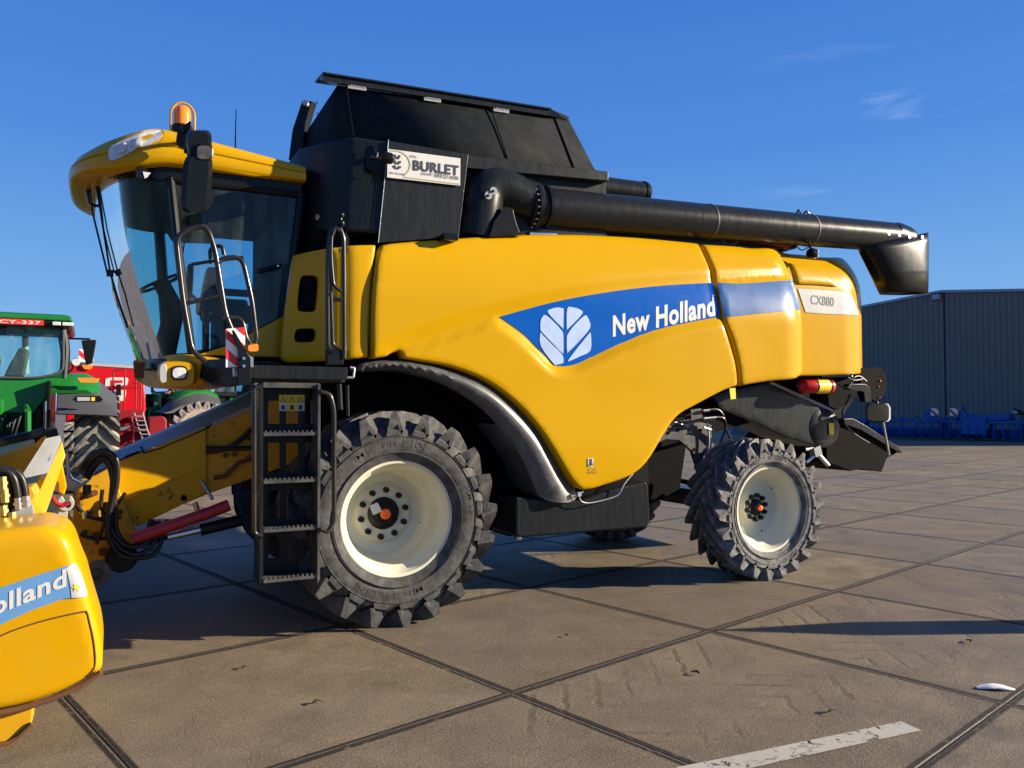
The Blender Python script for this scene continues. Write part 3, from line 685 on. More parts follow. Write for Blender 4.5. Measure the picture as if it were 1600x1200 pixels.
# opened front flap at the far side
bm = B(); prism(bm, [P(472,158,2.0), P(487,158,1.9), P(477,192,1.95), P(470,250,1.95), P(451,250,2.0), P(457,203,2.0)], (.06,.05,0)); fl = obj('front_flap', bm, BLK, tank)
bm = B(); disc(bm, P(479,163,1.93), (-.5,-1,0), .028, .05, 12); obj('marker_lamp', bm, LENS, fl)
bm = B()
for x, y in ((496,160),(497,177),(499,201),(496,204)):
    disc(bm, Vector((t0_.x-.002, 0, 0))+Vector((0, PX(x, y, t0_.x).y, PX(x, y, t0_.x).z)), (-1,0,0), .012, .01, 8)
obj('bolt_head', bm, GREYM, ext)
# dealer board
def bo(u, v): # u,v 0..1 from upper left; a flat board on the tank side
    a, b, c, d = P(606,232.5,.25), P(719.5,247.5,.25), P(719,290,.25), P(605,277,.25)
    return (a*(1-u)+b*u)*(1-v)+(d*(1-u)+c*u)*v
bm = B(); prism(bm, [bo(0,0), bo(1,0), bo(1,1), bo(0,1)], (0,.012,0)); bd = obj('dealer_board', bm, WHT, tank)
def bl(x0, x1, y, h): return lambda u, v: bo(x0+(x1-x0)*u, y-v*h/.7)+Vector((0,-.004,0))
text('board_lettering', 'BURLET', bl(.34,.975,.63,.34), INK, bd, off=.035)
text('board_lettering', 'DOVET', bl(.455,.615,.775,.09), INK, bd, off=.01)
text('board_lettering', '093/211636', bl(.635,.975,.80,.13), INK, bd, off=.012)
text('board_lettering', 'ETS.', bl(.30,.395,.20,.075), INK, bd, off=.01)
text('board_lettering', 'NEW HOLLAND', bl(.03,.225,.86,.055), INK, bd, off=.02)
bm = B()
def stripe(bm, pts, wd):
    pts = smooth([(a, b, 0) for a, b in pts], 5); up_, dn = [], []
    for i, p in enumerate(pts):
        t = (pts[min(len(pts)-1, i+1)]-pts[max(0, i-1)]); t = Vector((t.x*2.7, t.y)).normalized(); n = Vector((-t.y/2.7, t.x))*wd
        up_.append(bo(p.x+n.x, p.y+n.y)+Vector((0,-.003,0))); dn.append(bo(p.x-n.x, p.y-n.y)+Vector((0,-.003,0)))
    for i in range(len(pts)-1): face(bm, [up_[i], up_[i+1], dn[i+1], dn[i]])
stripe(bm, [(.03,.05),(.16,.05),(.26,.2),(.30,.45),(.28,.68),(.22,.88)], .022); stripe(bm, [(.22,.93),(.5,.94),(.99,.95)], .016); stripe(bm, [(.02,.93),(.02,.93),(.02,.93)], .01) if 0 else None
obj('board_border', bm, GOLD, bd)
bm = B()
for sx_ in (-1, 1):
    for k, (yy0, yy1) in enumerate(((.17,.34),(.36,.53),(.54,.70))):
        x0, x1 = .125+sx_*.006, .125+sx_*(.058 if k else .045)
        pts = [(x0, yy1),(x0, yy0+.08*(k == 0)+.11*(k > 0)),(x0+sx_*.012, yy0+.02),(x1-sx_*.01, yy0-.02+(.03 if k else 0)),(x1, yy0+.06),(x0+sx_*.02, yy1-.03)]
        face(bm, [bo(a, b)+Vector((0,-.004,0)) for a, b in pts])
obj('board_emblem', bm, INK, bd)
# work lamp in front of the board
bm = B(); p = P(592,246,.10)
prism(bm, [P(575,228,.16), P(583,226,.16), P(590,240,.12), P(588,262,.12), P(584,269,.16), P(573,262,.16)], (0,.10,0))
lathe(bm, [(.001,0),(.042,.0),(.048,.015),(.044,.07),(.025,.09),(.001,.095)], P(597,247,.08)+Vector((0,-.02,0)), 'x', 16)
obox(bm, P(587,247,.14), (.10,0,0), (0,.03,0), (0,0,.03)); obox(bm, P(582,245,.22), (.05,0,0), (0,.16,0), (0,0,.04)); obj('work_lamp', bm, BLKP, tank, bev=.006)
bm = B(); box(bm, *sorted((P(688,372,.2).x, P(711,372,.2).x)), .12,.3, P(700,374,.12).z, P(700,364,.12).z); obj('latch', bm, BLKP, tank, bev=.006)
bm = B(); disc(bm, P(501.5,341.5,.62)+Vector((-.03,-.03,0)), (-.8,-.6,0), .026, .008, 20); st = obj('warning_sticker', bm, REFR, tank)
bm = B(); disc(bm, P(501.5,341.5,.62)+Vector((-.038,-.036,0)), (-.8,-.6,0), .019, .003, 20); obj('sticker_face', bm, WHT, st)
bm = B(); p = P(501.5,341.5,.62)+Vector((-.044,-.04,0)); obox(bm, p, (.006,-.008,.024), (.004,.003,0), (.006,-.006,0)); obj('sticker_mark', bm, INK, st)
# ================= UNLOADING TUBE
A0, A1 = P(832,318,.33), P(1437,371,.33); A0 += Vector((0,.12,0)); A1 += Vector((0,.1,0))
ax = (A1-A0); axn = ax.normalized()
bm = B(); n_ = 22; 
def tub(bm, f0, f1, r0, r1, seg=28): tube(bm, [A0+ax*(f0+(f1-f0)*k/6) for k in range(7)], r0, seg, 0, r1)
tub(bm, 0, .93, .185, .171); au = obj('unloading_tube', bm, BLK, CH)
bm = B()
for f_, r_ in ((.008,.215),(.030,.205)): tube(bm, [A0+ax*f_, A0+ax*(f_+.006)], r_, 30)
obj('flange', bm, BLKP, au)
bm = B()
for k in range(22):
    a = 2*math.pi*k/22; n1 = axn.orthogonal().normalized(); n2 = axn.cross(n1); c = A0+ax*.007+(n1*math.cos(a)+n2*math.sin(a))*.198
    tube(bm, [c-axn*.02, c+axn*.012], .010, 6)
obj('flange_bolts', bm, STEEL, au)
bm = B()
for f_ in (.40,.67): tube(bm, [A0+ax*f_, A0+ax*(f_+.004)], .187-.014*f_+.002, 30)
obj('tube_seam', bm, GREYM, au)
bm = B(); ox = Vector((0,.0,-.15)); prism(bm, [A0+ax*.02+Vector((0,.05,-.12)), A0+ax*.52+Vector((0,.05,-.12)), A0+ax*.45+Vector((0,.05,-.26)), A0+ax*.02+Vector((0,.05,-.34))], (0,.25,0))
prism(bm, [A0+ax*.45+Vector((0,.1,-.14)), A0+ax*.66+Vector((0,.1,-.12)), A0+ax*.66+Vector((0,.1,-.19)), A0+ax*.45+Vector((0,.1,-.26))], (0,.12,0)); obj('tube_rest', bm, BLKP, CH, bev=.01)
# end spout
e = lambda x, y: P(x, y, .30)
bm = B()
def ringq(cx, cy, wx, hy, n=20):   # closed ring round a centre, wx along x, hy along y
    c = P(cx, cy, .43); return [c+Vector((wx*math.copysign(abs(math.cos(a))**.75, math.cos(a)), hy*math.copysign(abs(math.sin(a))**.75, math.sin(a)), 0)) for a in [2*math.pi*k/n for k in range(n)]]
pa, pb = P(1350,388,.43), P(1443,372,.43)
rings = []
for (xa, ya, xb, yb, hy) in ((1346,385,1443,365,.165),(1351,396,1443,380,.175),(1368,428,1442,424,.175),(1383,458,1441,459,.165)):
    a_, b_ = P(xa, ya, .43), P(xb, yb, .43); c = (a_+b_)/2; u = (b_-a_)/2
    rings.append([c+u*math.copysign(abs(math.cos(q))**.7, math.cos(q))+Vector((0, hy*math.copysign(abs(math.sin(q))**.7, math.sin(q)), 0)) for q in [2*math.pi*k/28 for k in range(28)]])
loft(bm, rings, cap=False); sp_ = obj('spout', bm, BLKP, au); md = sp_.modifiers.new('wall', 'SOLIDIFY'); md.thickness = .012
bm = B()
rr = []
for k in range(8):
    t = k/7; c = A0+ax*(.925+.07*t)+Vector((0,0,-.03*t*t)); rr_ = .173*math.sqrt(max(.02, 1-(t*.93)**5))
    rr.append([c+(Vector((0,1,0))*math.cos(q)+Vector((0,0,1))*math.sin(q))*rr_*(1+.03*math.sin(3*q+k)) for q in [2*math.pi*j/20 for j in range(20)]])
loft(bm, rr); obj('end_cap', bm, BLKP, au)
bm = B()
for x, y in ((1388,365),(1404,367),(1420,370),(1440,371)): disc(bm, P(x, y, .27), (0,-1,0), .022, .012, 14)
obj('rivet', bm, STEEL, sp_)
bm = B(); c = P(1268,396,.34); lathe(bm, [(.001,-.03),(.05,-.03),(.06,.0),(.055,.04),(.03,.08),(.001,.09)], c, 'x', 18); tube(bm, [c+Vector((0,0,.05)), P(1264,384,.40)], .012, 8); tube(bm, smooth([P(1264,386,.38), P(1252,391,.38), P(1243,382,.4)], 5), .007, 6); obj('tube_lamp', bm, BLKP, au)
bm = B(); disc(bm, P(1271,396,.34)+Vector((.03,-.03,0)), (.6,-.8,0), .05, .01, 16); obj('lamp_glass', bm, LENS, au)
bm = B()
for a, b in (((1244,331),(1252,330)),((1254,333),(1266,332))): tube(bm, smooth([P(a[0],a[1]+4,.44), P((a[0]+b[0])/2, a[1]-3,.44), P(b[0],b[1]+5,.44)], 4), .011, 6)
obj('cable_clip', bm, BLKP, au)
# swivel elbow at the tank
bm = B()
el = [P(742,372,.48), P(748,330,.46), P(756,300,.46), P(778,294,.46), P(812,310,.46), P(836,318,.46)]
tube(bm, el, .215, 24, 6, .185); elb = obj('swivel_elbow', bm, BLK, CH)
bm = B(); prism(bm, [P(790,322,.24), P(802,327,.24), P(806,345,.24), P(812,362,.24), P(822,366,.24), P(764,370,.24), P(772,345,.24)], (0,.05,0)); obj('elbow_bracket', bm, BLKP, elb, bev=.006)
bm = B()
for x, y in ((762,306),(770,299)): disc(bm, P(x, y, .225), (0,-1,0), .034, .02, 20)
obj('elbow_plug', bm, ALU, elb)
bm = B()
for x, y in ((762,306),(770,299)): disc(bm, P(x, y, .20), (0,-1,0), .012, .01, 10)
obj('plug_hole', bm, DARK, elb)
bm = B(); box(bm, c3.x-.05, 2.9, .62, 1.6, 2.95, 3.42); box(bm, 2.2, 5.1, .75, 2.4, 2.95, 3.22); obj('engine_deck', bm, DARK, CH)
bm = B(); tube(bm, [P(826,366,.4), P(868,367,.4)], .03, 10); obj('tie_rod', bm, CHR, CH)
bm = B(); tube(bm, [P(920,292,1.15), P(1008,303,1.15)], .125, 22); tube(bm, [P(1002,302,1.15), P(1006,302.6,1.15)], .132, 22); obj('air_intake', bm, BLK, CH)
# bits seen between the tube and the yellow panels
bm = B()
for (x0, y0, x1, y1, yy_) in ((958,361,988,368,.6),(1020,364,1087,377,.6),(1105,374,1140,382,.6),(1225,378,1232,392,.55)): 
    a_, b_ = P(x0, y0, yy_), P(x1, y1, yy_); box(bm, a_.x, b_.x, yy_, yy_+.1, min(a_.z, b_.z), max(a_.z, b_.z))
tube(bm, smooth([P(1001,368,.5), P(1003,362,.5), P(1008,363,.5), P(1009,370,.5)], 4), .012, 8); tube(bm, smooth([P(1129,380,.5), P(1133,372,.5), P(1135,383,.5)], 4), .012, 8); obj('deck_fittings', bm, GREYM, CH)
bm = B(); a_ = P(1198,380,.5); box(bm, a_.x-.5, a_.x+.3, .45, .6, a_.z-.02, a_.z+.05); obj('deck_beam', bm, REDD, CH)
# ================= CAB
YC, HW = 1.60, .95
def cabplan(Xa, bulge, Xr, z, hw=HW, n=22, pw=.85):
    pts = [Vector((Xr, YC-hw, z))]
    for k in range(n+1):
        t = math.pi*k/n; pts.append(Vector((Xa-bulge*math.sin(t)**pw, YC-hw*math.cos(t), z)))
    pts.append(Vector((Xr, YC+hw, z))); return pts
ZB, ZT = 2.08, 3.47
levels = [(2.08,-1.44,.36,-.77),(2.35,-1.475,.42,-.745),(2.75,-1.53,.50,-.70),(3.1,-1.57,.54,-.66),(3.47,-1.61,.55,-.62)]
def lev(z):
    for a, b in zip(levels, levels[1:]):
        if z <= b[0]: t = (z-a[0])/(b[0]-a[0]); return [a[i]+(b[i]-a[i])*t for i in range(4)]
    return levels[-1]
# floor pan of the cab carries the other cab pieces
bm = B(); zs = [1.95, 2.0, 2.08]
loft(bm, [cabplan(-1.42,.30,-.75,1.96,.93), cabplan(-1.44,.36,-.75,2.0,.95), cabplan(-1.44,.36,-.75,2.075,.95)])
cab = obj('cab', bm, BLKP, CH, bev=.01)
# windscreen
bm = B(); rows = []
for z in [2.08+(3.47-2.08)*k/12 for k in range(13)]:
    _, Xa, bu, Xr = lev(z); rows.append(cabplan(Xa, bu, Xr, z, .94)[1:-1])
vr = [[bm.verts.new(p) for p in r] for r in rows]
for a, b in zip(vr, vr[1:]):
    for i in range(len(a)-1): bm.faces.new((a[i], a[i+1], b[i+1], b[i]))
obj('windscreen', bm, GLW, cab, norm=False)
def cs(x0, z0, Y):   # helper on the near cab side
    return Vector((x0, Y, z0))
for side_, Y, nm in ((1, YC-HW, 'door'), (-1, YC+HW, 'side_window')):
    def q(f, z):  # f 0 at the A pillar, 1 at the rear
        _, Xa, bu, Xr = lev(z); return Vector((Xa+(Xr-Xa)*f, Y, z))
    # glass with the slanting lower edge of the door
    lo = [(.03,2.10),(.99,2.44)] if side_ == 1 else [(.03,2.10),(.99,2.44)]
    poly = [q(.03,2.12), q(.35,2.18), q(.99,2.45), q(.99,2.75), q(.99,3.1), q(.99,3.42), q(.03,3.42), q(.03,3.1), q(.03,2.75), q(.03,2.35)]
    bm = B(); face(bm, poly); gl = obj('door_glass' if side_ == 1 else 'side_glass', bm, GLS, cab)
    bm = B()
    for loopz in ([q(0,2.08), q(0,2.4), q(0,2.8), q(0,3.1), q(0,3.45)],): tube(bm, loopz, .032, 8, 2)
    tube(bm, [q(1,2.08), q(1,2.5), q(1,3.0), q(1,3.45)], .035, 8, 2); tube(bm, [q(0,3.44), q(1,3.44)], .03, 8); tube(bm, [q(0,2.09), q(1,2.09)], .022, 8)
    tube(bm, [q(.02,2.12), q(.35,2.17), q(1,2.44)], .016, 8, 3)
    obj('door_frame', bm, BLKP, cab)
    bm = B(); s_ = .03*side_
    prism(bm, [q(.05,2.10)+Vector((0,-s_,0)), q(.975,2.10)+Vector((0,-s_,0)), q(.975,2.435)+Vector((0,-s_,0)), q(.36,2.175)+Vector((0,-s_,0))], (0,.03*side_,0)); obj('door_panel', bm, YEL, cab, bev=.01)
bm = B(); h0 = P(402,424,.60); h1 = P(438,415,.60); tube(bm, [h0, h1], .016, 8, 0, .02); tube(bm, [h1, h1+Vector((.0,.05,0))], .018, 8); hd_ = obj('door_handle', bm, BLKP, cab)
bm = B(); disc(bm, P(434,415.5,.58), (0,-1,0), .008, .008, 10); obj('key_lock', bm, CHR, hd_)
# rear wall and cab interior
bm = B(); box(bm, -.72,-.64,YC-HW+.02,YC+HW-.02,2.05,3.45); obj('rear_wall', bm, SEAT, cab)
bm = B(); loft(bm, [[p+Vector((0,0,0)) for p in cabplan(-1.6,.50,-.66,3.40,.92)], cabplan(-1.6,.50,-.66,3.46,.92)]); obj('headliner', bm, SEAT, cab)
bm = B(); loft(bm, [cabplan(-1.42,.2,-.74,2.08,.9), cabplan(-1.42,.2,-.74,2.12,.9)]); obj('cab_floor', bm, DARK, cab)
bm = B()
box(bm, -1.28,-.82,1.36,1.86,2.48,2.60); prism(bm, [(-.86,1.37,2.56),(-.72,1.37,2.60),(-.70,1.37,3.10),(-.80,1.37,3.12)], (0,.46,0)); box(bm, -1.2,-.95,1.45,1.75,2.1,2.5); box(bm, -1.25,-.85,1.24,1.33,2.66,2.72); box(bm, -1.3,-.85,1.90,2.08,2.56,2.72)
obj('driver_seat', bm, SEAT, cab, bev=.04)
bm = B(); sc_ = Vector((-1.62,1.6,2.78)); tl = Vector((-.45,0,.9)).normalized(); u_ = Vector((0,1,0)); v_ = tl.cross(u_)
tube(bm, [sc_+(u_*math.cos(a)+v_*math.sin(a))*.20 for a in [2*math.pi*k/28 for k in range(29)]], .014, 8)
for a in (.5, 2.6, 4.71): tube(bm, [sc_-tl*.02, sc_+(u_*math.cos(a)+v_*math.sin(a))*.20], .011, 6)
disc(bm, sc_-tl*.03, tl, .05, .04, 14); obj('steering_wheel', bm, BLKP, cab)
bm = B(); tube(bm, [sc_, sc_-tl*.25, Vector((-1.60,1.6,2.12))], .07, 12, 0, .10); obj('steering_column', bm, SEAT, cab)
bm = B(); prism(bm, [(-1.36,1.02,2.5),(-1.30,1.02,2.85),(-1.22,1.02,2.86),(-1.24,1.02,2.48)], (0,.20,0)); prism(bm, [(-1.40,1.93,2.72),(-1.38,1.93,3.02),(-1.33,1.93,3.02),(-1.34,1.93,2.70)], (0,.22,0)); tube(bm, [(-1.3,1.1,2.1),(-1.3,1.12,2.6)], .03, 8); tube(bm, [(-1.2,2.0,2.6),(-1.34,2.04,2.75)], .02, 8); obj('monitor', bm, BLKP, cab, bev=.015)
bm = B(); tube(bm, [(-1.98,YC-.30,3.45),(-1.93,YC-.30,3.0)], .045, 10); obj('sun_blind', bm, STEEL, cab)
bm = B(); prism(bm, [(-1.60,1.0,3.42),(-1.1,1.0,3.42),(-1.15,1.0,3.27),(-1.5,1.0,3.25)], (0,1.2,0)); obj('roof_console', bm, SEAT, cab, bev=.03)
bm = B(); tube(bm, smooth([(-1.50,.85,3.38),(-1.48,.86,3.15),(-1.50,.95,2.9)], 4), .006, 6); obj('cable', bm, HOSE, cab)
# fire-wall post visible behind the screen
bm = B(); tube(bm, [(-1.50,YC+HW-.03,2.1),(-1.60,YC+HW-.03,3.42)], .05, 8); obj('far_pillar', bm, BLKP, cab)
# roof
def roofplan(z, sc_, hx=0.):
    pts = []; n = 30; hw = 1.03*sc_; Xr = -.60-.02*(1-sc_); 
    pts.append(Vector((Xr, YC-hw, z)))
    for k in range(n+1):
        t = math.pi*k/n; cs_, sn = math.cos(t), math.sin(t)
        y = YC-hw*math.copysign(abs(cs_)**.62, cs_); x = -1.50-(.83*sc_+hx)*sn**.70
        pts.append(Vector((x, y, z)))
    pts.append(Vector((Xr, YC+hw, z))); return pts
bm = B()
loft(bm, [roofplan(3.455,.86,-.02), roofplan(3.46,.965), roofplan(3.485,.995), roofplan(3.53,1.0), roofplan(3.60,1.0), roofplan(3.615,.985), roofplan(3.63,.995), roofplan(3.70,.985,-.02), roofplan(3.755,.95,-.05), roofplan(3.79,.89,-.10), roofplan(3.81,.80,-.16)])
for v in bm.verts:  # deep brow over the lamps, thin towards the rear
    u_ = (v.co.z-3.455)/(3.81-3.455); x_ = v.co.x; zb_ = 3.46+.075*sstep(-2.05,-1.6,x_); zt_ = 3.85-.155*sstep(-1.60,-1.15,x_); zt_ -= .17*(1-sstep(-2.36,-1.66,x_)); v.co.z = zb_+u_*(zt_-zb_)
bm2 = B(); loft(bm2, [cabplan(-1.60,.50,-.62,3.43,.95), cabplan(-1.60,.52,-.62,3.56,.955)]); obj('header_rail', bm2, BLKP, cab)
roof = obj('cab_roof', bm, YEL, cab, ang=50)
rb = B(); rb.from_mesh(roof.data); BV = BVHTree.FromBMesh(rb); rb.free()
def onroof(px, py, lift):
    h = BV.ray_cast(CAM, ray(px, py).normalized())
    if h[0] is None: return None
    return h[0]+h[1]*lift*(1 if h[1].dot(CAM-h[0]) > 0 else -1)
def roofpatch(name, pix, m, lift, par):
    pl = smooth([(x, y, 0) for x, y in pix], 3, True); pts = [onroof(p.x, p.y, lift) for p in pl]; pts = [p for p in pts if p is not None]
    c = sum(pts, Vector())/len(pts); bm = B(); cv = bm.verts.new(c+(CAM-c).normalized()*.012); vs_ = [bm.verts.new(p) for p in pts]; lo_ = [bm.verts.new(p-(CAM-p).normalized()*.06) for p in pts]
    for i in range(len(vs_)):
        j = (i+1) % len(vs_); bm.faces.new((cv, vs_[i], vs_[j])); bm.faces.new((vs_[i], lo_[i], lo_[j], vs_[j]))
    return obj(name, bm, m, par, ang=60)
LP_ = [(171,236),(180,227),(205,216),(235,207),(250,206),(253,212),(247,221),(225,228),(200,241),(183,250),(173,250)]
roofpatch('lamp_surround', [(167,238),(178,224),(204,212),(236,203),(252,203),(257,211),(250,224),(226,232),(202,245),(184,254),(170,254)], YELD, .004, roof)
lm = roofpatch('roof_lamp', LP_, LENS, .014, roof)
roofpatch('lamp_reflector', [(184,238),(192,227),(200,226),(196,239)], WHT, .024, lm)
roofpatch('lamp_reflector', [(206,230),(212,220),(222,217),(220,227)], WHT, .024, lm)
# front lip with the screen washer housing
bm = B(); rr = []
for x, y, Yq in ((133,292,1.45),(150,281,1.1),(170,274,.9),(200,270,.75),(240,268,.68)):
    rr.append(P(x, y, Yq))
tube(bm, smooth(rr, 4), .022, 8); obj('screen_seal', bm, BLKP, cab)
# beacon
bm = B(); bc = P(285,203,.95)
lathe(bm, [(.0001,.19),(.045,.185),(.062,.165),(.068,.13),(.068,.02)], bc, 'z', 24); bcn = obj('beacon', bm, AMB, roof)
bm = B(); lathe(bm, [(.075,.03),(.08,.0),(.08,-.06),(.0001,-.06)], bc, 'z', 24); lathe(bm, [(.0001,.03),(.075,.03)], bc, 'z', 24); obj('beacon_base', bm, BLKP, bcn)
bm = B(); hoop = [bc+Vector((.088*math.cos(a), -.03, .11+.10*math.sin(a))) for a in [math.pi*k/12 for k in range(13)]]
hoop = [bc+Vector((.088,-.03,-.08))]+hoop+[bc+Vector((-.088,-.03,-.08))]; tube(bm, hoop, .010, 8); obj('beacon_guard', bm, YEL, bcn)
bm = B(); a_ = P(367.5,238,1.1); tube(bm, [a_, P(368,205,1.1), P(369,171,1.1)], .006, 6, 0, .0035); tube(bm, [a_, a_+Vector((0,0,.04))], .012, 8); obj('antenna', bm, BLKP, roof)
# mirror on its arm
M = .30
bm = B(); tube(bm, [P(287,228,.62), P(284,215,.5), P(288,204,.38)], .018, 8)
prism(bm, [P(277,206,.42), P(296,188,.36), P(299,190,.36), P(298,204,.36), P(305,215,.36), P(288,232,.42), P(279,229,.45), P(275,220,.45)], (0,.05,0))
tube(bm, [P(290,240,.36), P(293,212,.33), P(297,205,.3)], .016, 8)
obj('mirror_arm', bm, BLKP, cab, bev=.008)
def rrect(x0, y0, x1, y1, Y, skew=0, n=.75, k=24, sx=1.):
    c = Vector(((x0+x1)/2, (y0+y1)/2, 0)); out = []
    for i in range(k):
        a = 2*math.pi*i/k; u = math.copysign(abs(math.cos(a))**n, math.cos(a)); v = math.copysign(abs(math.sin(a))**n, math.sin(a))
        out.append(P(c.x+u*(x1-x0)/2*sx+skew*v, c.y+v*(y1-y0)/2, Y))
    return out
bm = B(); loft(bm, [rrect(294,205,328,248,.20,.5,.4,sx=.85), rrect(291,203,331,250,.24,.5,.4), rrect(291,203,331,250,.36,.5,.4)]); obj('mirror_bracket', bm, BLKP, cab)
bm = B(); loft(bm, [rrect(288,244,328,331,.16,-3.,.42,sx=.8), rrect(284,241,331,333,.20,-3.,.42), rrect(286,243,331,331,.34,-3.,.42)]); mr_ = obj('mirror', bm, BLKP, cab)
bm = B(); loft(bm, [rrect(307,226,331,250,.155,0,.6,sx=.85), rrect(305,224,333,252,.165,0,.6), rrect(305,224,333,252,.20,0,.6)]); wl = obj('work_lamp', bm, BLKP, cab)
bm = B(); face(bm, rrect(308,227.5,329.5,248.5,.150,0,.6)); obj('lamp_glass', bm, GREYM, wl)
# small mirror under the roof brow
bm = B(); tube(bm, [P(214,250,.75), P(216,262,.7), P(222,268,.66)], .014, 8); loft(bm, [rrect(212,262,230,280,.60,2,.8), rrect(211,261,232,281,.64,2,.8)]); k_ = obj('kerb_mirror', bm, BLKP, cab)
bm = B(); face(bm, [P(223,268,.595), P(236,270,.595), P(230,277,.595), P(226,279,.595)]); obj('mirror_glass', bm, LENS, k_)
# wiper linkage in front of the screen
bm = B(); tube(bm, [P(140,290,1.3), P(144,330,1.3), P(168,428,1.25)], .008, 6); tube(bm, [P(150,285,1.2), P(160,350,1.15), P(172,425,1.15)], .008, 6); tube(bm, [P(172,425,1.15), P(182,460,1.15), P(199,512,1.2)], .009, 6)
tube(bm, [P(134,285,1.35), P(137,300,1.35), P(141,318,1.35), P(150,322,1.33)], .014, 6); obox(bm, P(172,427,1.15), (.05,0,0), (0,.05,0), (0,0,.05)); obj('wiper', bm, BLKP, cab)
# front light housing under the cab
bm = B(); bfr = []
hb = [P(207,564,1.25), P(214,560,1.3), P(225,557,1.2), P(250,556,.85), P(284,553,.50), P(302,556,.40), P(318,562,.36)]
bt = [P(209,592,1.25), P(222,601,1.2), P(235,606,1.0), P(262,608,.7), P(290,606,.48), P(306,602,.42), P(316,596,.38)]
back = Vector((.25,.25,0)); loft(bm, [[a, b, b+back, a+back] for a, b in zip(hb, bt)]); fh = obj('front_light_housing', bm, YELD, cab, bev=.01)
bm = B(); loft(bm, [rrect(248,566,304,603,.30,0,.5,sx=.96), rrect(246,564,306,606,.34,0,.5), rrect(247,565,306,605,.60,0,.5)]); fb = obj('headlamp_box', bm, YEL, cab)
bm = B(); loft(bm, [rrect(267,572,293,594,.285,0,.65), rrect(266,570,294,595,.32,0,.65)]); obj('lamp_bezel', bm, BLKP, fb)
bm = B(); loft(bm, [rrect(270,575,290,591,.270,0,.7), rrect(269,573.5,291.5,592,.29,0,.7)]); obj('headlamp', bm, LENS, fb)
bm = B(); loft(bm, [rrect(250,569,260,598,.285,0,.7), rrect(249,568,262,599,.31,0,.7)]); obj('side_reflector', bm, SILV, fb)
bm = B(); pplate(bm, [(209,567),(226,566),(225,591),(210,590)], 1.0, .03); obj('grille', bm, BROWN, fh)
# ================= PLATFORM AND RAILS
bm = B(); zt_ = 1.98
prism(bm, [P(316,562,.36), P(365,560,.1), P(378,572,.0), P(378,602,.0), P(334,603,.2), P(312,590,.36)], (0,.55,0))
pl = obj('platform', bm, BLK, CH, bev=.008)
a_, b_ = P(384,571,-.08), P(543,594,-.08)
bm = B(); box(bm, a_.x, b_.x, -.08,.0, b_.z, a_.z+.005); obj('platform_edge', bm, BLK, pl, bev=.006)
bm = B(); box(bm, a_.x-.03, b_.x, .0,.7, a_.z-.05, a_.z-.012); box(bm, a_.x-.03, b_.x, .0,.6, b_.z-.01, b_.z+.02); obj('deck_plate', bm, GREYM, pl)
bm = B(); tube(bm, bend([P(543,590,-.05), P(552,590,-.05), P(554,575,-.05), P(547,574,-.05)], .01), .010, 8); obj('step_hook', bm, STEEL, pl)
def rail(name, pix, Y, r, par, rr=.07, m=RAIL):
    bm = B(); pts = [P(p[0], p[1], (p[2] if len(p) > 2 else Y)) for p in pix]; tube(bm, bend(pts, rr, 5), r, 12); return obj(name, bm, m, par)
r1_ = rail('handrail', [(322,566),(300,548),(286,470),(274,366),(322,349),(336,390),(352,490),(362,515)], -.10, .019, pl, .09)
rail('rail_brace', [(292,474),(344,462)], -.10, .014, r1_)
r2_ = rail('handrail', [(330,412,.0),(327,388,.0),(347,383,-.04),(350,398,-.04)], -.02, .014, pl, .06)
r3_ = rail('handrail', [(352,498),(345,470),(338,405),(378,400),(394,470),(401,530),(396,543),(385,530),(378,496),(348,497)], -.10, .017, pl, .08)
rail('rail_brace', [(300,413,.05),(332,408,-.1),(380,402,-.1)], -.1, .012, r1_)
# gate rails by the yellow shoulder
g1 = rail('handrail', [(512,548),(512,400),(515,362),(528,350),(537,370),(538,560)], -.06, .016, pl, .09)
g2 = rail('handrail', [(534,546),(520,540),(517,460),(516,376),(524,355),(531,362)], -.10, .014, pl, .08)
rail('handrail', [(533,455),(521,446),(517,400),(518,370)], -.12, .013, pl, .07)
bm = B(); tube(bm, [P(533,352,-.08), P(533,338,-.08)], .008, 8)
for y, r_ in ((349,.028),(336,.024)): lathe(bm, [(.001,-r_)]+[(r_*math.cos(a), r_*math.sin(a)) for a in (-1.2,-.8,-.4,0,.4,.8,1.2)]+[(.001,r_)], P(533,y,-.08), 'z', 14)
obj('gate_knob', bm, BLKP, g1)
bm = B(); obox(bm, P(526,468,-.06), (.08,0,0), (0,.03,0), (0,0,.03)); obj('gate_catch', bm, BLKP, g1, bev=.005)
bm = B(); pplate(bm, [(511,545),(537,545),(537,570),(511,570)], -.06, .07); obj('rail_foot', bm, BLKP, g1, bev=.005)
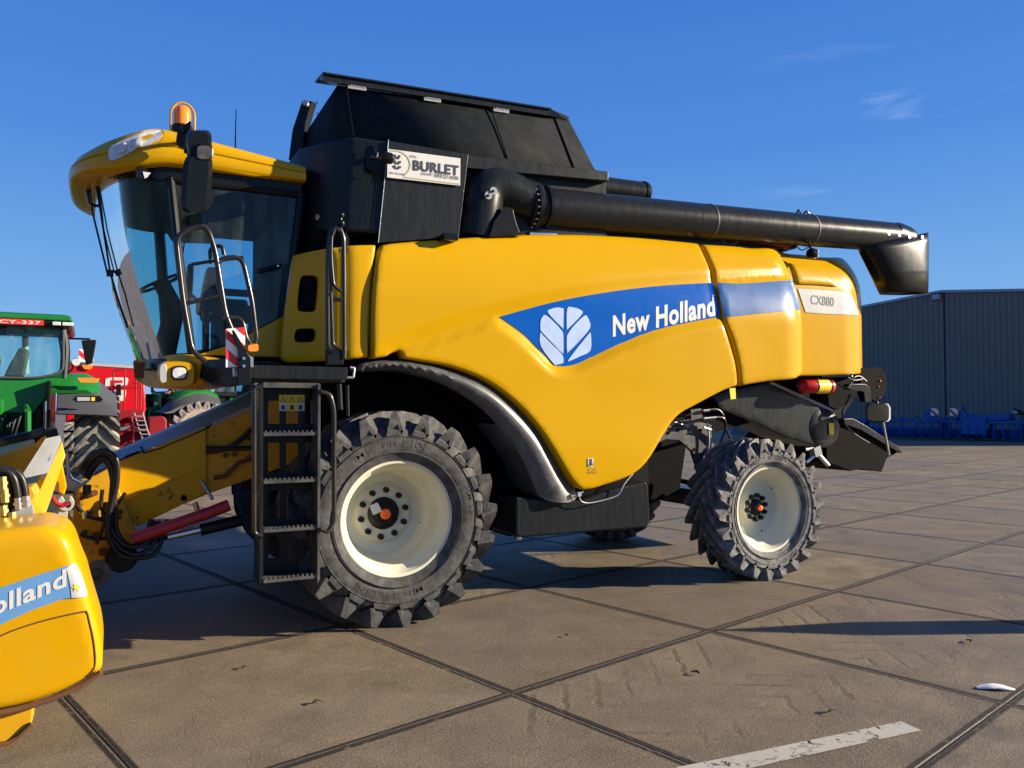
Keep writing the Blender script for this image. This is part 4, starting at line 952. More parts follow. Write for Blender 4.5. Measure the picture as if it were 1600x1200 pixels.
# striped warning board and marker lamp
def stripes(name, quad, Y, n, par, th=.012, flip=False):
    a, b, c, d = [P(x, y, Y) for x, y in quad]; bm = B(); prism(bm, [a, b, c, d], (0,th,0)); o = obj(name, bm, REFW, par)
    bm = B(); U, V = (b-a), (d-a); asp = V.length/U.length; step = .9/n*asp if asp < 1 else .62
    k = -2
    def clip(poly):
        for ax_, lim, sg in ((0,0,1),(0,1,-1),(1,0,1),(1,1,-1)):
            out = []
            for i in range(len(poly)):
                p, q_ = poly[i-1], poly[i]; fp, fq = sg*(p[ax_]-lim), sg*(q_[ax_]-lim)
                if (fp >= 0) != (fq >= 0):
                    t = fp/(fp-fq); out.append((p[0]+(q_[0]-p[0])*t, p[1]+(q_[1]-p[1])*t))
                if fq >= 0: out.append(q_)
            poly = out
            if not poly: return []
        return poly
    w_ = 1/n
    for k in range(-2*n, 2*n, 2):
        v0 = k*w_; pg = [(0,v0),(1,v0+1/asp),(1,v0+w_+1/asp),(0,v0+w_)]
        pg = clip(pg)
        if len(pg) > 2:
            if flip: pg = [(1-p, q_) for p, q_ in pg]
            face(bm, [a+U*p+V*q_+Vector((0,-.003,0)) for p, q_ in pg])
    obj('red_stripe', bm, REFR, o); return o
stripes('warning_board', [(353,514),(383,511),(383,573),(353,574)], -.13, 4, pl)
bm = B(); pplate(bm, [(362,516),(366,516),(383,545),(392,560),(392,602),(372,602),(372,548)], -.16, .02); obj('board_bracket', bm, BLKP, pl, bev=.003)
bm = B()
for x, y in ((381,560),(381,572)): disc(bm, P(x, y, -.165), (0,-1,0), .011, .006, 10)
obj('bracket_bolt', bm, CHR, pl)
bm = B(); loft(bm, [rrect(388,539,403,549,-.17,0,.5), rrect(387,537,404,550,-.14,0,.5), rrect(387,537,404,550,-.08,0,.5)]); obj('marker_lamp', bm, AMB, pl)
bm = B(); tube(bm, [P(367,588,-.10), P(366,575,-.10)], .014, 8); pplate(bm, [(389,556),(396,558),(396,574),(390,573)], -.1, .02); obj('board_clip', bm, STEEL, pl)
# ================= LADDER
LX = lambda x, y: P(x, y, -.16)
lt = thing('ladder', None, None) if 0 else None
bm = B(); pplate(bm, [(405,600),(411,600),(411,900),(405,916)], -.20, .24); ld = obj('ladder', bm, BLK, CH, bev=.003)
bm = B(); pplate(bm, [(497,600),(501,600),(500,905),(496,912)], -.20, .24); obj('ladder_cheek', bm, STEEL if 0 else GREYM, ld)
# punched riser plate
poly = [(p.x, p.z) for p in [P(411,602,0), P(497,602,0), P(497,902,0), P(411,902,0)]]
holes = []
for (y0, y1) in ((626,662),(692,738),(766,812),(838,872)):
    for x0 in (419,440,470 if 0 else 441,477):
        pass
    for x0, x1 in ((419,437),(447,466),(477,492)):
        holes.append([(p.x, p.z) for p in [P(x0,y0,0), P(x1,y0,0), P(x1,y1,0), P(x0,y1,0)]])
skin('riser_plate', poly, lambda x, z: 0.0, BLK, ld, step=.2, er=0, ed=0, thick=.012, holes=holes)
for (y0, y1, dep) in ((672,680,.18),(743,752,.18),(818,826,.18),(890,902,.2)):
    bm = B(); a_, b_ = LX(411,y0), LX(496,y1); box(bm, a_.x, b_.x, -.19,-.19+dep, b_.z, b_.z+.022)
    for k in range(12):
        x_ = a_.x+(b_.x-a_.x)*(k+.5)/12; box(bm, x_-.007, x_+.007, -.19,-.165, b_.z+.022, b_.z+.036)
    obj('step', bm, GREYM, ld)
rail('handrail', [(410,838),(397,834),(397,606),(406,606)], -.20, .017, ld, .05)
rail('handrail', [(500,826),(512,832),(522,815),(522,640),(516,616),(500,612)], -.20, .017, ld, .07)
bm = B(); box(bm, LX(411,600).x, LX(498,600).x, -.18,.1, LX(450,606).z, LX(450,598).z); obj('ladder_hinge', bm, GREYM, ld)
bm = B()
for k, x0 in enumerate((436,449.5,463)):
    face(bm, [P(x0,617,-.012), P(x0+13,617,-.012), P(x0+13,642,-.012), P(x0,642,-.012)], 0)
wd_ = obj('warning_sticker', bm, STKY, ld)
bm = B()
for x0 in (436,463): face(bm, [P(x0+.5,630,-.015), P(x0+12.5,630,-.015), P(x0+12.5,642,-.015), P(x0+.5,642,-.015)])
obj('sticker_face', bm, WHT, wd_)
bm = B()
for x0 in (436,449.5,463):
    a_, b_, c_ = P(x0+6.5,619,-.016), P(x0+11.5,628,-.016), P(x0+1.5,628,-.016); ct = (a_+b_+c_)/3
    for p, q_ in ((a_,b_),(b_,c_),(c_,a_)): face(bm, [p, q_, q_+(ct-q_)*.3, p+(ct-p)*.3])
    face(bm, [P(x0+4,633,-.018), P(x0+9,633,-.018), P(x0+9.5,640,-.018), P(x0+3.5,640,-.018)])
obj('sticker_mark', bm, INK, wd_)
rail('ladder_strut', [(530,600,.1),(532,640,.1)], .1, .02, ld); rail('ladder_strut', [(543,602,.15),(544,650,.15)], .15, .012, ld)
# ================= SILL BOXES
bm = B(); a_ = P(806,790,.2)
prism(bm, [P(806,776,.22), P(870,783,.20), P(910,782,.2), P(955,765,.2), P(1010,752,.2), P(1014,760,.2), P(1016,818,.2), P(1010,824,.2), P(812,840,.2), P(806,836,.2)], (0,.55,0)); sb = obj('side_box', bm, BLK, CH, bev=.02)
bm = B(); prism(bm, [P(905,778,.26), P(905,766,.26), P(985,745,.26), P(1012,720,.3), P(1014,755,.3)], (0,.4,0)); obj('box_lid', bm, BLKP, CH, bev=.01)
bm = B(); prism(bm, [P(800,783,.45), P(812,783,.4), P(814,838,.4), P(795,838,.5)], (0,.5,0)); obj('box_end', bm, DARK, sb)
bm = B(); tube(bm, smooth([P(904,773,.12), P(908,783,.13), P(920,786,.14), P(945,781,.15), P(966,773,.15), P(975,757,.15), P(990,738,.18)], 5), .006, 6); obj('release_cable', bm, STEEL, CH)
bm = B(); obox(bm, P(904,772,.10), (.035,0,0), (0,.04,0), (0,0,.035)); tube(bm, [P(897,777,.1), P(911,768,.1)], .008, 8); obj('fender_latch', bm, STEEL, CH)
bm = B(); tube(bm, [P(806,838,.25), P(813,840,.25)], .03, 10); obj('box_pin', bm, STEEL, sb)
# chassis visible behind the lobe : perforated beam and arch over the rear wheel
bm = B(); prism(bm, [P(1012,690,.55), P(1030,672,.55), P(1070,662,.55), P(1095,660,.55), P(1112,664,.55), P(1112,700,.55), P(1100,712,.55), P(1092,735,.55), P(1082,705,.55), P(1062,688,.55), P(1040,686,.55), P(1012,702,.55)], (0,.05,0)); cb = obj('chassis_arch', bm, GREYM, CH, bev=.003)
bm = B()
for x, y in ((1045,676),(1060,672),(1078,672),(1095,672),(1072,697),(1086,702)): disc(bm, P(x, y, .545), (0,-1,0), .018, .003, 10)
obj('punched_holes', bm, DARK, cb)
bm = B(); pplate(bm, [(1079,640),(1096,638),(1098,656),(1080,658)], .45, .1); vb = obj('valve_block', bm, GREYM, CH, bev=.006)
for pts in ([(1096,642,.42),(1120,640,.42),(1130,650,.42),(1134,668,.45),(1142,688,.5)],[(1096,654,.42),(1122,652,.42),(1132,656,.42),(1133,672,.45),(1126,690,.5)],[(1050,650,.5),(1060,658,.46),(1078,656,.45)],[(1060,646,.5),(1070,650,.46),(1080,645,.45)]):
    bm = B(); tube(bm, smooth([P(*p) for p in pts], 5), .013, 8); obj('hydraulic_hose', bm, HOSE, vb)
bm = B(); tube(bm, [P(1099,654,.42), P(1118,652,.42)], .018, 10); tube(bm, [P(1098,641.5,.42), P(1108,640.6,.42)], .017, 10); obj('hose_fitting', bm, CHR, vb)
for pts in ([(1105,660,.5),(1108,690,.5),(1104,715,.5)],[(1100,668,.48),(1116,676,.5),(1118,700,.55)],[(1045,668,.5),(1055,660,.5),(1070,664,.5),(1085,660,.5)]):
    bm = B(); tube(bm, smooth([P(*p) for p in pts], 5), .010, 8); obj('pipe', bm, STEEL, cb)
bm = B(); pplate(bm, [(1140,607),(1149,606),(1150,623),(1142,624)], .16, .006); obj('yellow_label', bm, STKY, CH)
# ================= REAR END
bm = B(); YH = .72; hs_ = [(1110,616),(1150,606),(1203,597),(1215,600),(1300,641),(1309,651),(1313,667),(1310,684),(1300,696),(1284,699),(1230,684),(1180,660),(1125,640)]
poly = [(p.x, p.z) for p in smooth([P(x, y, YH) for x, y in hs_], 0) ] if 0 else [(P(x, y, YH).x, P(x, y, YH).z) for x, y in hs_]
eh = skin('elevator_housing', poly, lambda x, z: YH, BLKS, CH, step=.08, er=.02, ed=.015, thick=.4)
bm = B(); lathe(bm, [(.001,-.012),(.13,-.012),(.22,-.004),(.235,.01)], P(1286,668,YH), 'y', 36); obj('round_cover', bm, BLKS, eh)
bm = B(); face(bm, [P(1295,661,YH-.025), P(1303,661,YH-.025), P(1303,679,YH-.025), P(1296,679,YH-.025)]); obj('yellow_label', bm, STKY, eh)
bm = B(); tube(bm, [P(1203,597,YH), P(1300,641,YH)], .018, 8); obj('housing_rim', bm, ALU, eh)
# spreader behind
bm = B(); prism(bm, [P(1290,690,1.0), P(1316,655,1.0), P(1332,655,1.0), P(1350,664,1.0), P(1395,692,1.0), P(1407,703,1.0), P(1398,710,1.0), P(1386,716,1.0), P(1378,737,1.0), P(1345,733,1.0), P(1330,736,1.0), P(1292,722,1.0)], (0,1.4,0)); sp2 = obj('straw_chopper', bm, DARK, CH, bev=.01)  # shade is painted in: the chopper takes the near-black material
bm = B(); prism(bm, [P(1316,654,.96), P(1333,654,.96), P(1352,664,.96), P(1404,698,.96), P(1410,708,.96), P(1400,704,.96), P(1346,672,.96), P(1318,662,.96)], (0,.12,0)); obj('chopper_top', bm, BLK, sp2, bev=.006)
bm = B(); prism(bm, [P(1280,628,.95), P(1336,612,.95), P(1336,620,.95), P(1316,652,.95), P(1308,655,.95), P(1290,660,.95)], (0,1.3,0)); obj('rear_cover', bm, BLKP, CH, bev=.01)
bm = B(); tube(bm, [P(1379,656,.6), P(1389,711,.65)], .013, 8); obj('chopper_stay', bm, STEEL, sp2)
bm = B(); tube(bm, smooth([P(1328,616,.6), P(1322,632,.6), P(1316,645,.6), P(1322,665,.65), P(1338,680,.68), P(1358,692,.7)], 5), .011, 8); obj('cable', bm, HOSE, sp2)
bm = B(); a_, b_ = P(1274,705,.5), P(1294,727,.5); tube(bm, [a_, b_], .024, 8); obox(bm, a_, (.1,0,.03), (0,.08,0), (-.03,0,.1)); tube(bm, [P(1258,702,.5), P(1274,700,.5), P(1272,712,.5), P(1260,722,.5)], .018, 8); obj('lever_arm', bm, CHR, sp2)
bm = B(); prism(bm, [P(1345,575,.55), P(1375,574,.55), P(1384,584,.55), P(1386,604,.55), P(1380,620,.55), P(1370,628,.55), P(1352,620,.55), P(1345,600,.55)], (0,.10,0)); tp = obj('tail_light_panel', bm, DARK, CH, bev=.006)
bm = B(); pplate(bm, [(1326,600),(1352,600),(1360,606),(1362,628),(1352,628),(1350,612),(1326,608)], .5, .08); tube(bm, [P(1370,628,.52), P(1371,636,.5)], .02, 8); obj('lamp_bracket', bm, BLKP, tp, bev=.004)
bm = B(); loft(bm, [rrect(1355,632,1388,658,.45,0,.45), rrect(1353,630,1390,660,.48,0,.45), rrect(1353,630,1390,660,.56,0,.45)]); tl_ = obj('tail_lamp', bm, DARK, tp)
bm = B(); prism(bm, [P(1382,631,.47), P(1388,631,.47), P(1391.5,637,.47), P(1391.5,655,.47), P(1388,658.5,.47), P(1383,659,.47)], (0,.12,0)); obj('lamp_glass', bm, LENS, tl_)
bm = B(); disc(bm, P(1375,595,.545), (0,-1,0), .012, .01, 10); disc(bm, P(1373,604,.545), (0,-1,0), .008, .01, 8); disc(bm, P(1374,621,.545), (0,-1,0), .008, .01, 8); obj('reflector', bm, REFR, tp)
for pts in ([(1325,590,.5),(1335,594,.48),(1348,592,.5)],[(1328,602,.5),(1334,590,.48),(1344,588,.5),(1354,596,.5)],[(1310,600,.55),(1322,606,.5),(1330,598,.5),(1331,586,.52)]):
    bm = B(); tube(bm, smooth([P(*p) for p in pts], 5), .009, 6); obj('wiring', bm, STEEL if pts[0][0] == 1325 else HOSE, tp)
bm = B(); prism(bm, [P(1225,592,.9), P(1345,588,.9), P(1345,615,.9), P(1310,640,.9), P(1225,605,.9)], (0,1.4,0)); obj('rear_frame', bm, DARK, CH)
# fire extinguisher strapped under the hood
FE = thing('fire_extinguisher', 'red fire extinguisher with yellow label strapped under the rear hood of the yellow harvester', 'fire extinguisher', tuple(P(1283,602,.55)))
bm = B(); a_, b_ = P(1250,603,.55), P(1300,601,.55); L_ = (b_-a_).length; 
lathe(bm, [(.001,-.03),(.03,-.02),(.035,0),(.06,.02),(.082,.05),(.082,L_-.05),(.07,L_-.015),(.001,L_)], a_, 'x', 26); obj('cylinder', bm, REDP, FE)
bm = B(); lathe(bm, [(.0835,L_*.42),(.0835,L_*.80)], a_, 'x', 26); obj('paper_label', bm, STKY, FE)
bm = B()
for f_ in (.40,.83): lathe(bm, [(.0845,L_*f_),(.0855,L_*(f_+.01)),(.0855,L_*(f_+.03)),(.0845,L_*(f_+.04))], a_, 'x', 26)
obj('strap', bm, BLKP, FE)
bm = B(); tube(bm, [a_+Vector((-.02,0,0)), a_+Vector((-.06,0,.0))], .02, 10); tube(bm, [a_+Vector((-.05,0,.0)), a_+Vector((-.05,-.02,-.07))], .008, 8); obj('valve', bm, BLKP, FE)
# ================= FEEDER HOUSE
FY = 1.08
bm = B(); prism(bm, [P(182,722,FY), P(322,669,FY), P(470,606,FY), P(470,720,FY), P(322,773,FY), P(230,812,FY), P(205,822,FY)], (0,1.15,0)); fe = obj('feeder_house', bm, YELD, CH, bev=.008)
bm = B(); prism(bm, [P(180,722,FY-.03), P(322,668,FY-.03), P(322.5,770,FY-.03), P(309,777,FY-.03), P(216,822,FY-.03), P(206,819,FY-.03), P(180,760,FY-.03)], (0,.028,0)); cvr = obj('chain_cover', bm, YEL, fe, bev=.006)
bm = B(); tube(bm, [P(185,786,FY-.031), P(322,728,FY-.031)], .004, 6); obj('pressed_crease', bm, YELD, cvr)
bm = B(); disc(bm, P(287,778,FY-.032), (0,-1,0), .024, .006, 18); obj('inspection_hole', bm, DARK, cvr)
bm = B(); disc(bm, P(214,809,FY-.032), (0,-1,0), .008, .006, 10); obj('cover_bolt', bm, DARK, cvr)
def tri(bm, cx, cy, s_, Y):
    a_, b_, c_ = P(cx, cy-s_, Y), P(cx+s_, cy+s_*.7, Y), P(cx-s_, cy+s_*.9, Y); ct = (a_+b_+c_)/3
    for p, q_ in ((a_,b_),(b_,c_),(c_,a_)): face(bm, [p, q_, q_+(ct-q_)*.22, p+(ct-p)*.22])
    face(bm, [ct+(a_-ct)*.35, ct+(b_-ct)*.3, ct+(c_-ct)*.3])
bm = B(); tri(bm, 251, 771, 5.5, FY-.036); tri(bm, 264, 766, 5.5, FY-.036); face(bm, [P(262,779,FY-.036), P(271,771,FY-.036), P(272,773,FY-.036), P(265,781,FY-.036)]); obj('warning_mark', bm, INK, cvr)
bm = B()   # grey top sheet with a folded near edge
tn = [P(176,722,FY-.02), P(322,664,FY-.02), P(400,630,FY-.02), P(470,600,FY-.02)]
for a, b in zip(tn, tn[1:]):
    prism(bm, [a, b, b+Vector((0,0,-.035)), a+Vector((0,0,-.035))], (0,1.2,0))
hi = [P(150,722,FY+.12), P(185,706,FY+.16), P(322,646,FY+.16), P(395,613,FY+.16), P(470,580,FY+.16)]; lw = [P(146,738,FY-.022), P(180,721,FY-.022), P(322,665,FY-.022), P(400,630,FY-.022), P(470,600,FY-.022)]
dn_ = Vector((0,.01,-.03)); loft(bm, [[a, b, b+dn_, a+dn_] for a, b in zip(lw, hi)])
hi2 = [p+Vector((.05,.95,0)) for p in hi]; loft(bm, [[a, b, b+dn_, a+dn_] for a, b in zip(hi, hi2)])
top = obj('feeder_top', bm, ALU, fe, bev=.004)
bm = B(); up_ = Vector((0,0,.012))
def ontop(px, py):   # sight line on the sloping top sheet
    a, b = lw[1], lw[3]; n = (b-a).cross(hi[1]-lw[1]).normalized(); d = ray(px, py); return CAM+d*((a-CAM).dot(n)/d.dot(n))+Vector((0,0,.006))
for pth in ([(185,727-6),(222,706)],[(220,699),(225,709),(250,702),(325,670)],[(325,670),(330,663)],[(195,715),(216,707)]): tube(bm, [ontop(*p) for p in pth], .006, 6)
obj('top_rib', bm, DARK, top)
bm = B(); p = ontop(240,702); tube(bm, [p+Vector((-.03,0,.01)), p+Vector((.03,0,.01))], .008, 6); tube(bm, [p+Vector((0,-.03,.01)), p+Vector((0,.03,.01))], .008, 6); p = ontop(321,670); tube(bm, [p+Vector((-.02,0,.01)), p+Vector((.02,0,.01))], .01, 6); obj('wing_nut', bm, CHR, top)
bm = B(); tube(bm, [P(206,843,.80), P(330,800,.80), P(358,789,.80)], .047, 12); obj('safety_strut', bm, REDC, CH)
bm = B(); tube(bm, [P(262,839,.85), P(315,827,.85)], .028, 12); obj('piston_rod', bm, CHR, CH)
bm = B(); tube(bm, [P(313,828,.85), P(380,812,.85)], .048, 14); tube(bm, [P(225,850,.85), P(262,839,.85)], .02, 8); obj('lift_cylinder', bm, BLKP, CH)
bm = B(); tube(bm, [P(305,785,.82), P(309,800,.82)], .02, 8); tube(bm, [P(315,752,1.0), P(332,780,.9)], .014, 8); tube(bm, [P(255,815,.9), P(252,840,.9)], .01, 6); obj('strut_link', bm, STEEL, CH)
bm = B()
for pts in ([(322,706,1.02),(350,702,1.0),(372,690,.98),(400,664,.96)],[(322,700,1.02),(345,701,1.0),(400,700,.96)]): tube(bm, smooth([P(*p) for p in pts], 5), .022, 8)
obj('feeder_cable', bm, HOSE, fe)
bm = B(); tube(bm, [P(334,747,1.04), P(352,744,1.04), P(374,722,1.04), P(390,718,1.04)], .018, 8); tube(bm, [P(388,718,1.04), P(393,712,1.04)], .028, 8); obj('reverser_arm', bm, BROWN, fe)
bm = B()
for x, y in ((352,712),(366,710),(388,685)): disc(bm, P(x, y, FY-.002), (0,-1,0), .02, .02, 10)
obj('housing_bolts', bm, BROWN, fe)
# front face of the feeder with latch gear
bm = B(); prism(bm, [P(118,752,.98), P(150,742,.98), P(182,724,.98), P(186,765,.98), P(212,828,.98), P(208,862,.98), P(160,885,.98), P(128,880,.98), P(112,840,.98)], (0,.35,0)); ad = obj('header_adapter', bm, YELD, fe, bev=.01)
bm = B(); lathe(bm, [(.001,0),(.10,0),(.115,.03),(.10,.06),(.06,.08),(.05,.2)], P(190,872,.85), 'y', 24); lathe(bm, [(.001,-.03),(.03,-.03),(.035,.0)], P(176,866,.85), 'y', 12); obj('drive_clutch', bm, BLKP, ad)
bm = B(); lathe(bm, [(.001,.02),(.035,.02),(.04,.0),(.065,.0),(.085,.015),(.085,.05),(.065,.07),(.03,.09),(.03,.3)], P(152,896,.35), 'y', 28); obj('drive_pulley', bm, GREYM, CH)
for x, y, r_ in ((128,775,.03),(148,770,.024),(165,790,.03),(140,800,.02),(172,820,.028),(150,838,.035),(132,832,.022),(188,800,.02),(160,862,.03)):
    bm = B(); disc(bm, P(x, y, .975), (0,-1,0), r_, .02, 12); obj('latch_bolt', bm, BROWN, ad)
for pts in ([(120,790,.9),(135,805,.9),(160,812,.9),(190,808,.9)],[(125,835,.9),(150,842,.9),(185,838,.9)],[(160,765,.9),(158,790,.9),(163,815,.9),(150,850,.88)],[(196,770,.9),(180,790,.9),(150,812,.88)]):
    bm = B(); tube(bm, smooth([P(*p) for p in pts], 5), .014, 8); obj('hose', bm, HOSE, ad)
bm = B()
for x, y in ((134,760),(157,797),(131,800)): tube(bm, [P(x, y, .86), P(x+1, y+10, .86)], .02, 8)
obj('quick_coupler', bm, CHR, ad)
bm = B(); prism(bm, [P(129,757,.84), P(143,758,.84), P(142,770,.84), P(134,776,.84), P(129,769,.84)], (0,.06,0)); obj('plug_box', bm, BLKP, ad, bev=.005)
# big loops of hose
for k, pts in enumerate(([(130,742,.8),(140,722,.75),(156,709,.7),(172,712,.7),(181,730,.7),(177,765,.7),(170,800,.7),(171,835,.7),(190,858,.72),(215,866,.75),(240,850,.78),(248,815,.85)],
      [(134,745,.82),(144,726,.77),(158,716,.72),(170,722,.72),(176,745,.72),(173,785,.72),(172,820,.72),(186,845,.72),(210,855,.75),(232,845,.78),(242,815,.85)],
      [(138,748,.84),(150,728,.8),(163,720,.74),(172,732,.74),(177,760,.74),(180,800,.74),(182,828,.74),(196,850,.75),(214,853,.77),(228,840,.8),(236,812,.85)],
      [(126,738,.8),(137,716,.74),(154,705,.7),(170,706,.68),(183,722,.68),(182,760,.68),(174,790,.68),(168,830,.68),(182,862,.70),(208,872,.74),(244,862,.78),(262,812,.85)])):
    bm = B(); tube(bm, smooth([P(*p) for p in pts], 6), .019, 10); obj('hydraulic_hose', bm, HOSE, CH)
# ================= CORN HEADER standing in front, near end
HD = thing('harvester_header', 'yellow header with rounded end hood, standing nearest the camera at the left edge', 'harvester header', (-2.6,-1.2,0))
HY = -1.35
def hyf(x, z):
    y = HY; t = x-(-2.32); 
    y += .10*max(0, (z-.95)/.25)**2*.5 if z > .95 else 0
    return y+.03*math.sin((z-.1)*2.6)
HP = [(-160,852),(-60,836),(20,826),(60,822),(80,825),(97,833),(109,848),(118,873),(124,888),(131,905),(138,932),(147,962),(155,990),(159,1015),(160,1035),(158,1047),(148,1056),(120,1072),(85,1088),(40,1103),(0,1112),(-60,1122),(-160,1130)]
hp = outline(HP, hyf, 3)
hood2 = skin('end_hood', hp, hyf, YELH, HD, step=.035, er=.06, ed=.045, thick=.55)
dp = outline([(-160,1025),(-60,995),(0,975),(60,950),(112,917),(121,893),(124,889),(128,894),(134,920),(140,937),(130,936),(80,938),(30,957),(0,966),(-160,1010)], hyf, 0) if 0 else None
DC = [(-160,962),(-60,938),(0,918),(60,898),(112,881),(119,881),(127,896),(135,920),(137,930),(133,932),(100,935),(50,953),(0,976),(-60,998),(-160,1030)]
def hyd(x, z):
    y = hyf(x, z); d = pdist((x, z), hp)
    if d < .06 and inside((x, z), hp): y += .045*(1-math.sqrt(max(0, 1-(1-d/.06)**2)))
    return y
dh = skin('blue_decal', outline(DC, hyd, 0), hyd, SKYB, hood2, step=.03, er=0, thick=0, off=-.005)
text('brand_lettering', 'New Holland', lambda u, v: PF(-158+262*u, 1012-98*u-v*27/.7+4*math.sin(u*3), hyd)+Vector((0,-.0072,0)), WHT, dh, off=.026)
face_ = outline([(104,887),(112,881),(119,881),(127,896),(135,920),(137,930),(133,932),(112,934),(110,915)], hyd, 0); skin('faded_decal_end', face_, hyd, SILV, dh, step=.02, er=0, thick=0, off=-.0075)
bm = B(); star = []
for k in range(12):
    a = k*math.pi/6; r_ = 7 if k % 2 == 0 else 3; star.append(PF(120+r_*math.cos(a), 917+r_*math.sin(a), hyd)+Vector((0,-.012,0)))
face(bm, star); obj('worn_patch', bm, [STKY], dh)
bm = B()
sg = [(-160,1062),(-60,1030),(0,994),(60,972),(128,956),(136,958),(139,968),(146,1000),(149,1030),(146,1046),(135,1056)]
tube(bm, smooth([PF(x, y, hyd)+Vector((0,-.001,0)) for x, y in sg], 4), .0045, 6); obj('access_seam', bm, BROWN, hood2)
bm = B(); sg = [(158,1050),(148,1058),(120,1074),(85,1090),(40,1105),(0,1114),(-60,1124)]
pts = smooth([P(x, y, HY+.02) for x, y in sg], 3); tube(bm, pts, .016, 8); obj('skid_edge', bm, BROWN, hood2)
bm = B(); prism(bm, [P(-20,1112,-1.30), P(52,1104,-1.30), P(50,1130,-1.30), P(30,1150,-1.30), P(15,1160,-1.30), P(-20,1165,-1.30)], (0,.12,0)); sk = obj('skid_foot', bm, YELD, HD, bev=.01)
bm = B(); tube(bm, [P(50,1131,-1.31), P(30,1151,-1.31), P(14,1161,-1.31), P(-20,1166,-1.31)], .013, 8); obj('worn_edge', bm, BROWN, sk)
# frame plates behind the hood
bm = B(); prism(bm, [P(71,685,.05), P(94,680,.05), P(96,687,.05), P(76,736,.0), P(48,742,-.1), P(32,746,-.2)], (0,.0,-.012)); tpl = obj('frame_top', bm, GPL, HD, bev=.002)
bm = B(); face(bm, [P(67,701,.01), P(82,701,.01), P(77,720,-.02), P(64,722,-.03)]); obj('blue_label', bm, BLUEP, tpl)
bm = B(); prism(bm, [P(97,688,.05), P(76,736,.0), P(50,790,-.1), P(56,822,-.15), P(70,808,-.1), P(84,766,.0), P(103,712,.05)], (-.04,.12,0)); fr = obj('frame_arm', bm, YEL, HD, bev=.008)
bm = B(); prism(bm, [P(80,722,.1), P(96,719,.1), P(104,760,.1), P(100,774,.1), P(85,767,.1)], (0,.05,0)); obj('latch_bracket', bm, YEL, fr, bev=.01)
bm = B(); prism(bm, [P(84,752,.09), P(92,753,.09), P(93,768,.09), P(84,766,.09)], (0,-.02,0)); obj('latch_slot', bm, BROWN, fr)
bm = B(); ring_ = [P(103+13*math.cos(a), 786+13*math.sin(a), .12) for a in [R(d) for d in range(-60, 250, 15)]]; ring2 = [P(105+6*math.cos(a), 788+6*math.sin(a), .12) for a in [R(d) for d in range(235, -75, -15)]]
prism(bm, ring_+ring2, (0,.03,0)); prism(bm, [P(92,790,.13), P(98,798,.13), P(106,800,.13), P(104,816,.13), P(94,817,.13), P(91,805,.13)], (0,.03,0)); obj('latch_hook', bm, SILV, HD, bev=.003)
bm = B(); tube(bm, smooth([P(82,776,.1), P(88,786,.1), P(98,790,.1), P(108,785,.1)], 4), .014, 8); obj('coupler_dust_cap', bm, REDC, HD)
bm = B(); prism(bm, [P(18,796,-.7), P(51,790,-.7), P(56,823,-.7), P(20,826,-.7)], (0,.03,0)); obj('coupler_plate', bm, ALU, HD, bev=.003)
bm = B(); prism(bm, [P(25,765,-.4), P(50,760,-.4), P(56,772,-.4), P(50,790,-.4), P(22,795,-.4)], (0,.3,0)); prism(bm, [P(-60,800,-.5), P(20,785,-.5), P(60,808,-.5), P(60,840,-.5), P(-60,860,-.5)], (0,.4,0)); obj('inner_bracket', bm, YELD, HD, bev=.01)
for k, pts in enumerate(([(-20,737,-.7),(5,735,-.7),(20,745,-.7),(26,765,-.7),(28,785,-.7),(28,796,-.7)],[(-20,744,-.68),(2,741,-.68),(12,752,-.68),(16,775,-.68),(20,800,-.68),(24,822,-.68)],[(-10,738,-.66),(18,735,-.66),(32,745,-.66),(38,762,-.66),(41,783,-.66)],[(-20,748,-.72),(-4,752,-.72),(2,775,-.72),(6,800,-.72),(14,828,-.72)])):
    bm = B(); tube(bm, smooth([P(*p) for p in pts], 6), .020, 10); obj('hydraulic_hose', bm, HOSE, HD)
BRASS = mat('brass_fitting', (.45,.36,.12), .35, metal=.9)
for x, y, y2, m_ in ((28,778,796,CHR),(40,775,792,CHR),(3,745,765,BRASS),(6,764,785,BRASS),(4,790,806,BRASS),(18,800,822,BRASS),(8,822,836,BRASS),(22,820,832,BRASS)):
    bm = B(); tube(bm, [P(x, y, -.74), P(x+1.5, y2, -.74)], .022, 6); tube(bm, [P(x+.5, (y+y2)/2-2, -.74), P(x+.7, (y+y2)/2+2, -.74)], .028, 6); obj('hose_fitting', bm, m_, HD)
bm = B(); prism(bm, [P(-80,716,1.0), P(0,712,1.0), P(45,698,1.0), P(68,686,1.0), P(72,700,1.0), P(50,735,1.0), P(0,745,1.0), P(-80,760,1.0)], (0,.1,0)); obj('back_sheet', bm, YELD, HD, bev=.01)
bm = B(); prism(bm, [P(52,696,.6), P(66,682,.6), P(73,684,.6), P(68,702,.6)], (0,.05,0)); obj('sheet_corner', bm, YEL, HD, bev=.004)
bm = B(); tube(bm, [P(-60,706,.5), P(0,692,.5), P(72,674,.5)], .030, 10); prism(bm, [P(70,674,.5), P(88,668,.5), P(92,682,.5), P(74,688,.5)], (0,.06,0)); obj('support_bar', bm, BLKP, HD, bev=.004)
bm = B(); box(bm, -4.0,-2.75,-.8,4.4,.25,1.35); prism(bm, [(-2.8,.0,.35),(-2.5,.0,.4),(-2.45,.0,.55),(-2.7,.0,1.0),(-2.8,.0,1.0)], (0,4.2,0)); obj('header_trough', bm, YELD, HD, bev=.02)
bm = B(); prism(bm, [P(100,745,.6), P(108,742,.6), P(112,750,.6), P(128,757,.6), P(140,752,.7), P(118,768,.6), P(104,765,.6)], (0,.3,0)); prism(bm, [P(102,712,.5), P(106,700,.5), P(110,742,.5), P(104,740,.5)], (0,.05,0)); obj('frame_hook', bm, ALU, HD, bev=.004)
